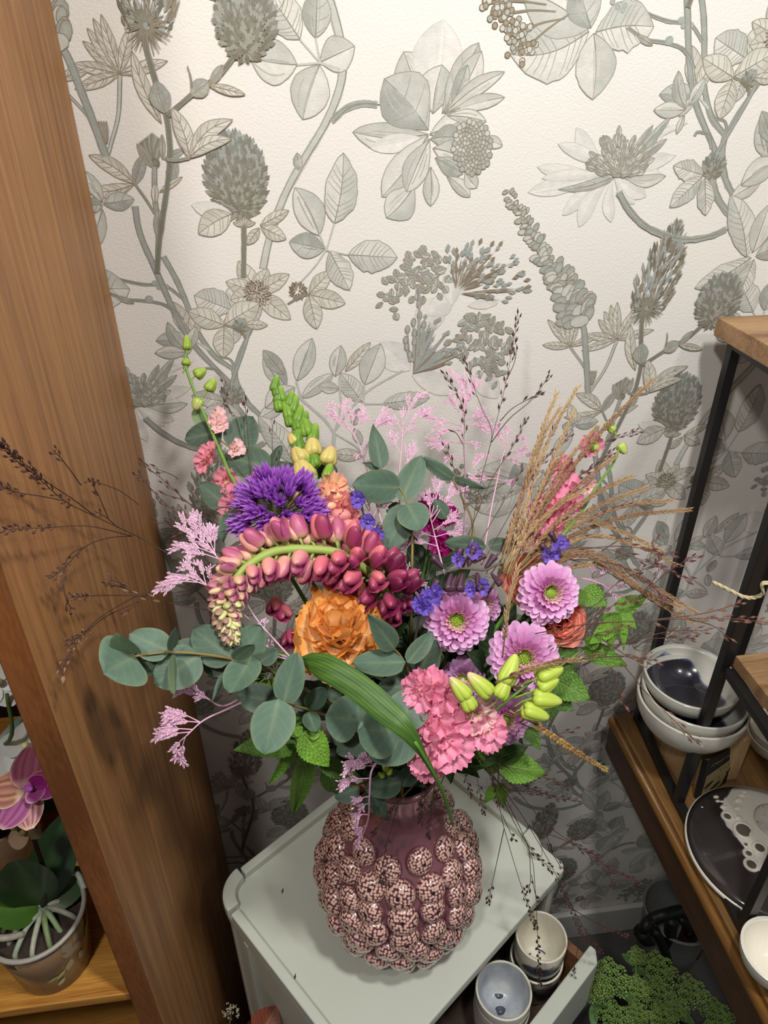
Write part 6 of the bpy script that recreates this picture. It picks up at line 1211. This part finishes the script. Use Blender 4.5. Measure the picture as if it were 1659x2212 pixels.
# ------------------------------------------------------------------ tan grass plumes
ORD = ['first', 'second', 'third', 'fourth', 'fifth', 'sixth', 'seventh', 'eighth', 'ninth', 'tenth', 'eleventh', 'twelfth', 'thirteenth', 'fourteenth', 'fifteenth', 'sixteenth', 'seventeenth', 'eighteenth', 'nineteenth', 'twentieth']
def plume(label, pts, col=(158, 122, 82), dark=.3, fr=.86, w=.003, hairs=False, tip=(206, 178, 120)):
    q = [P(*a) for a in pts]; c = crom(q, 10); t = thing('grass_plume', label, 'grass', q[0], 'tan feathery grass plumes'); rr = random.Random(len(label)+int(pts[-1][0]))
    Ls = [0]
    for i in range(1, len(c)): Ls.append(Ls[-1]+(c[i]-c[i-1]).length)
    part('stem', G().tube(c, [.0009, .0004], lin(mixc(col, (110, 104, 56), .4)), 5), m_tan, t); g = G(); x = Ls[-1]*(1-fr); k = 0
    while x < Ls[-1]:
        i = next(j for j in range(1, len(c)) if Ls[j] >= x-1e-9); p = c[i-1].lerp(c[i], (x-Ls[i-1])/max(1e-9, Ls[i]-Ls[i-1])); d = (c[i]-c[i-1]).normalized(); sd = d.cross(tocam(p)).normalized()*(1 if k % 2 else -1); f = x/Ls[-1]
        cc_ = mixc(mixc(col, (104, 66, 62), dark*rr.random()*(1 if k % 4 else 2)), tip, max(0, f-.75)*2.2)
        g.spindle(p+sd*.0004, d+sd*rr.uniform(.12, .34)+tocam(p)*rr.uniform(-.1, .2), .0085*rr.uniform(.85, 1.15), w*(1.1-.5*f), lin(cc_), lin(mixc(cc_, (226, 206, 160), .25)), 4, .45)
        if hairs and k % 2 == 0: g.spindle(p, d+sd*rr.uniform(.2, .7)+tocam(p)*rr.uniform(-.3, .4), .011, .00022, lin((206, 190, 160)), None, 3, .3)
        x += .0026; k += 1
    part('spikelets', g, m_tan, t, False, kind='stuff')
fan = [((1085, 1240), (1120, 1100), (1160, 960), (1202, 850)), ((1090, 1240), (1140, 1080), (1190, 940), (1247, 838)), ((1080, 1230), (1130, 1060), (1175, 940), (1210, 880)), ((1095, 1240), (1150, 1100), (1200, 980), (1240, 890)), ((1075, 1240), (1110, 1120), (1145, 1030), (1165, 975)), ((1100, 1230), (1200, 1060), (1310, 920), (1410, 820)), ((1095, 1245), (1170, 1090), (1230, 990), (1290, 920)), ((1100, 1240), (1180, 1120), (1260, 1040), (1330, 985)), ((1110, 1240), (1190, 1140), (1280, 1070), (1366, 1027)), ((1110, 1245), (1200, 1150), (1300, 1090), (1398, 1053)), ((1115, 1240), (1220, 1150), (1340, 1095), (1452, 1081)), ((1120, 1245), (1230, 1160), (1360, 1115), (1490, 1101)), ((1085, 1235), (1150, 1140), (1210, 1090), (1260, 1060)), ((1080, 1230), (1135, 1130), (1180, 1040), (1215, 980)), ((1120, 1230), (1220, 1125), (1320, 1140), (1432, 1192)), ((1130, 1240), (1260, 1160), (1380, 1180), (1460, 1220)), ((1140, 1250), (1260, 1200), (1380, 1270), (1470, 1312)), ((1150, 1250), (1300, 1220), (1420, 1300), (1500, 1345)), ((1130, 1240), (1260, 1190), (1400, 1260), (1505, 1325))]
fan.sort(key=lambda f: math.atan2(f[-1][0]-1100, 1240-f[-1][1]))
for k, f in enumerate(fan):
    rr = random.Random(k); col = rr.choice([(160, 128, 90), (178, 146, 104), (138, 104, 74), (156, 122, 92)])
    plume('tan feathery grass plume, %s from the left in the fan on the right' % ORD[k], [(x, y, -.012-.012*j/3+rr.uniform(-.01, .01)) for j, (x, y) in enumerate(f)], col, .35 if k % 3 else .6)
plume('fluffy tan grass plume standing before the coral rose', ((1085, 1420, -.03), (1092, 1360, -.045), (1096, 1310, -.05), (1110, 1262, -.05), (1118, 1225, -.045)), (150, 122, 88), .5, .8, .003, True)
plume('fluffy tan grass plume lying level over the lowest big chrysanthemum', ((1070, 1475, -.05), (1120, 1455, -.06), (1190, 1432, -.06), (1255, 1425, -.05)), (150, 118, 78), .6, .85, .003, True)
plume('thick tan grass plume drooping to the lower right', ((1100, 1535, -.03), (1150, 1562, -.035), (1215, 1605, -.03), (1270, 1640, -.025), (1308, 1662, -.02)), (176, 142, 78), .5, .85, .0045, True, (206, 180, 120))

# ------------------------------------------------------------------ orchids on the shelf
POT = Vector((-.314, .462, SHZ+.0005)); oc = thing('orchid_plant', 'small orchid with purple striped flower in a clear brown pot on the shelf', 'orchid', POT)
m_pot = mat('clear_brown_pot', (118, 92, 66), .25, .5); m_rimp = mat('pot_rim', (150, 144, 134), .35); m_bark = mat('bark', (46, 34, 24), .9, noise=.4, nscale=120, bump=.6, bscale=160)
pr_ = [(0, 0), (.036, 0), (.0385, .003), (.044, .05), (.0485, .09)]
pot = part('pot', G().lathe(pr_+[(.0465, .09), (.042, .05), (.036, .006)], POT, 40), m_pot, oc)
part('pot_rim', G().lathe([(.0485, .088), (.0505, .089), (.0508, .092), (.0485, .0935), (.0462, .092)], POT, 40), m_rimp, pot)
m_prt = mat('pot_print', None, .4)
g = G()
def potp(a, z, lift=.0006):
    r = float(np.interp(z, [.003, .05, .09], [.0385, .044, .0485]))+lift; return POT+Vector((r*math.cos(a), r*math.sin(a), z))
def petal_on_pot(a, z, L, w, ang, col):
    vs = [potp(a+(L*t*math.cos(ang)-w*math.sin(ang)*s*math.sin(math.pi*t))/.045, z+L*t*math.sin(ang)+w*math.cos(ang)*s*math.sin(math.pi*t), .0006+.0002*(1-abs(s))) for t in [k/6 for k in range(7)] for s in (-1, 0, 1)]
    g.add(vs, [(3*k+j, 3*k+j+1, 3*k+4+j, 3*k+3+j) for k in range(6) for j in (0, 1)], lin(col))
for a, z, L, w, an, cl in ((-.62, .064, .022, .0055, 2.0, (150, 138, 112)), (-.55, .07, .020, .006, .9, (160, 146, 118)), (-.5, .056, .02, .006, 2.6, (148, 134, 104)), (-.72, .05, .018, .005, -1.9, (158, 148, 110)), (-.5, .045, .018, .005, -1.2, (150, 136, 106)), (-.9, .04, .016, .0028, -2.4, (176, 170, 110)), (-1.08, .036, .014, .003, -2.8, (150, 160, 96)), (-.98, .026, .014, .003, -2.3, (182, 174, 120)), (-.3, .07, .02, .006, 1.4, (150, 138, 110)), (-.2, .05, .022, .005, .8, (150, 138, 110)), (-.35, .05, .02, .005, 2.2, (140, 128, 100))): petal_on_pot(a, z, L, w, an, cl)
vs = [potp(a, z) for z in (.072, .084) for a in (-2.02, -1.9, -1.78)]; g.add(vs, [(0, 1, 4, 3), (1, 2, 5, 4)], lin((44, 36, 34)))
part('pot_print', g, m_prt, pot, kind='stuff')
part('bark', G().lathe([(0, .076), (.03, .078), (.0455, .074)], POT, 24, wob=lambda a, z: .02*math.sin(a*7)), m_bark, oc)
m_root = mat('orchid_root', None, .6, noise=.2, nscale=150)
top = POT+Vector((.005, .008, .088))
for k in range(13):
    a = -2.9+k*.48; L = R_.uniform(.025, .04); e = POT+Vector((math.cos(a)*L, math.sin(a)*L, .078+R_.uniform(-.002, .006)))
    part('root', G().tube(crom([top+Vector((0, 0, -.004)), top.lerp(e, .5)+Vector((0, 0, R_.uniform(.002, .010))), e, e+Vector((math.cos(a)*.004, math.sin(a)*.004, -.008))], 5), [.0032, .0026], lin(R_.choice([(120, 136, 100), (136, 146, 126), (104, 120, 76), (150, 150, 130)])), 7), m_root, oc)
part('root', G().tube(crom([POT+Vector(v) for v in ((-.006, -.02, .09), (-.022, -.026, .098), (-.042, -.02, .098), (-.05, -.006, .094))], 6), .0036, lin((140, 132, 118)), 7), m_root, oc)
part('root', G().tube(crom([POT+Vector(v) for v in ((.005, .012, .092), (.02, .03, .1), (.036, .034, .1), (.046, .02, .092))], 6), .0032, lin((160, 166, 150)), 7), m_root, oc)
m_ol = mat('orchid_leaf', None, .35, .5, noise=.1, nscale=30, coat=.1)
def OP(px, py, y): return vec(PYp(px, py, y))
def oleaf(par, b, t_, w, n, col, bend=.15): leafpart(par, b, t_, w, n, m_ol, shape='oval', nu=6, nv=10, bend=bend, fold=.2, col=lambda s, u: mixc(col, (96, 120, 60), max(0, .1-abs(u))*3))
cr = top+Vector((-.004, 0, .004))
oleaf(oc, cr, OP(30, 1830, .46), .055, Vector((.2, -.6, .7)), (24, 44, 20), -.1); oleaf(oc, cr, OP(140, 1760, .52), .05, Vector((.5, -.7, .5)), (48, 74, 46), .0); oleaf(oc, cr, OP(192, 1880, .5), .04, Vector((.1, -.5, .8)), (40, 64, 30), .1); oleaf(oc, cr, OP(-30, 1960, .45), .045, Vector((-.1, -.4, .9)), (56, 86, 30), .1); oleaf(oc, cr, OP(100, 1900, .53), .05, Vector((.3, -.8, .5)), (30, 52, 28), 0)
fp = OP(58, 1702, .44); sp_ = crom([top, OP(100, 1900, .47), OP(75, 1820, .46), OP(62, 1768, .45), fp+Vector((0, .012, -.004))], 6)
part('flower_stem', G().tube(sp_, [.0028, .002], lin((44, 38, 30)), 7), m_stm, oc)
def ocol(a, b_): return lambda s, u: mixc(a, b_, .5+.5*math.sin(u*15)) if .15 < s < .95 and abs(u) < .93 else mixc((226, 200, 170), a, .4)
n = camdir(.5, -.1, fp); h = frame(vec(U2), n)
def opet(ang, L, w, c1_, c2x, lift=.0, name='petal', el=10):
    e = math.radians(el); d = h@Vector((math.cos(ang)*math.cos(e), math.sin(ang)*math.cos(e), math.sin(e))); nn = h@Vector((-math.cos(ang)*math.sin(e), -math.sin(ang)*math.sin(e), math.cos(e)))
    leafpart(fl, fp+n*lift, fp+n*lift+d*L, w, nn, m_petl, name, shape='oval', nu=12, nv=8, bend=-.05, fold=0, cup=.1, col=ocol(c1_, c2x))
fl = part('blossom', G().ell(fp+n*.004, frame(n, vec(U2)), .0035, .0075, .0035, lin((186, 90, 190)), 8, 6), m_petl, oc)
for an, L, w, ca_, cb_ in ((1.5, .042, .034, (184, 110, 128), (150, 74, 104)), (2.9, .036, .032, (206, 160, 120), (140, 78, 84)), (3.95, .036, .034, (178, 110, 148), (136, 62, 112)), (4.75, .036, .028, (216, 176, 140), (134, 62, 110)), (.35, .022, .02, (170, 100, 120), (140, 60, 100))): opet(an, L, w, ca_, cb_, -.001*an)
for an, L in ((-.15, .026), (.5, .016), (-.7, .014)): opet(an, L, .02, (140, 24, 110), (128, 16, 100), .004, 'lip', 25)
for px, py, r in ((72, 1775, .0062), (30, 1785, .005), (50, 1798, .004)): part('bud', G().ell(OP(px, py, .45), frame(Vector((.2, -.3, 1)), Vector((1, 0, 0))), r*.8, r, r*.8, lin((110, 104, 60)), 9, 7), m_petl, oc)
leafpart(oc, OP(62, 1805, .452), OP(18, 1812, .448), .022, camdir(0, .3, fp), m_ol, 'bract', shape='oval', col=(120, 92, 62)); leafpart(oc, OP(62, 1812, .452), OP(80, 1790, .45), .018, camdir(.3, .2, fp), m_ol, 'bract', shape='oval', col=(112, 88, 60))
# a second, white orchid further in
WP = Vector((-.40, .60, SHZ+.0005)); wo = thing('orchid_plant', 'white flowered orchid behind the striped one inside the bookcase', 'orchid', WP)
part('pot', G().lathe([(0, 0), (.04, 0), (.05, .09), (.047, .09), (.038, .006)], WP, 30), m_pot, wo)
ws = crom([WP+Vector((0, 0, .08)), WP+Vector((.01, -.02, .2)), OP(20, 1600, .52), OP(15, 1500, .52)], 6); part('flower_stem', G().tube(ws, .002, lin((70, 90, 40)), 6), m_stm, wo)
for k in range(5):
    a = k*1.3; oleaf(wo, WP+Vector((0, 0, .085)), WP+Vector((math.cos(a)*.1, math.sin(a)*.08, .12+.05*math.sin(k*2))), .05, Vector((0, -.4, .9)), (28, 52, 26))
m_wp = mat('white_petal', (226, 226, 220), .5, .3, transl=.2)
for px, py, s in ((26, 1655, .9), (2, 1688, .8), (52, 1612, .75), (-8, 1474, .8)):
    p = OP(px, py, .53); n = camdir(.2, .1, p); h2 = frame(vec(U2), n)
    f2 = part('blossom', G().ell(p+n*.006, frame(n, vec(U2)), .004, .006, .004, lin((226, 220, 150)), 8, 5), m_petl, wo)
    for j in range(5):
        an = 1.57+j*1.2566; d = h2@Vector((math.cos(an), math.sin(an), .15)); leafpart(f2, p-n*.001*j, p+d*.034*s, .032*s, n, m_wp, 'petal', shape='oval', nu=5, nv=6, cup=.15, col=(226, 226, 220))
p = OP(72, 1668, .50); part('bud', G().ell(p, frame(Vector((.1, -.2, 1)), Vector((1, 0, 0))), .011, .017, .011, lin((176, 176, 80)), 10, 8), m_petl, wo)

# ------------------------------------------------------------------ floor plants at the lower left
b0 = Vector((-.125, .345, 0)); fb = thing('floor_bucket', 'dark bucket on the floor left of the green cabinet', 'bucket', b0)
part('pail', G().lathe([(0, 0), (.055, 0), (.065, .25), (.062, .25), (.05, .01), (0, .01)], b0, 30), m_pail, fb)
def Dz(px, py, z): return vec(PZp(px, py, z))
lp = Dz(560, 2235, .60); lt = Dz(600, 2172, .615)
t = thing('copper_leaf_branch', 'red brown leaf at the bottom edge beside the green cabinet', 'branch', b0+Vector((0, 0, .05)))
part('stem', G().tube(crom([b0+Vector((0, 0, .05)), b0.lerp(lp, .6)+Vector((0, 0, .2)), lp], 6), .002, lin((90, 50, 36)), 6), m_stm, t)
leafpart(t, lp, lt, .048, Vector((.2, -.5, .8)), m_fol, shape='ovate', nu=6, nv=10, bend=.1, fold=.2, serr=.03, col=(122, 56, 36)); leafpart(t, lp, Dz(530, 2205, .58), .03, Vector((.2, -.5, .8)), m_fol, shape='ovate', nu=6, nv=10, bend=.1, fold=.2, col=(90, 44, 30))
e = Dz(500, 2185, .5); t = thing('white_flower_sprig', 'tiny sprig of white flowers at the bottom edge in the dark gap', 'flower', b0+Vector((-.02, 0, .05)))
part('stem', G().tube(crom([b0+Vector((-.02, 0, .05)), b0.lerp(e, .6)+Vector((-.02, 0, .2)), e], 6), .0013, lin((110, 100, 70)), 5), m_stm, t)
g = G()
for k in range(26):
    o = e+Vector((R_.gauss(0, .007), R_.gauss(0, .005), R_.gauss(0, .008)))
    for j in range(5): g.spindle(o, dirrand(R_), .0035, .0018, lin((206, 196, 168)), None, 4, .6)
part('florets', g, m_lim, t, False, kind='stuff')
# small fallen seeds on the cabinet top
for px, py, lb in ((609, 1931, 'fallen plum seed on the cabinet top left of the vase'), (636, 2118, 'fallen green bract on the cabinet rim at the front left'), (497, 1, '')):
    if not lb: continue
    p = Dz(px, py, T+.0012); g = G(); g.spindle(p, Vector((.2, 1, 0)), .009, .0028, lin((96, 44, 50) if px < 620 else (70, 76, 40)), None, 6, .5); solo(part('fallen_seed', g, m_seed, None), lb, 'seed')
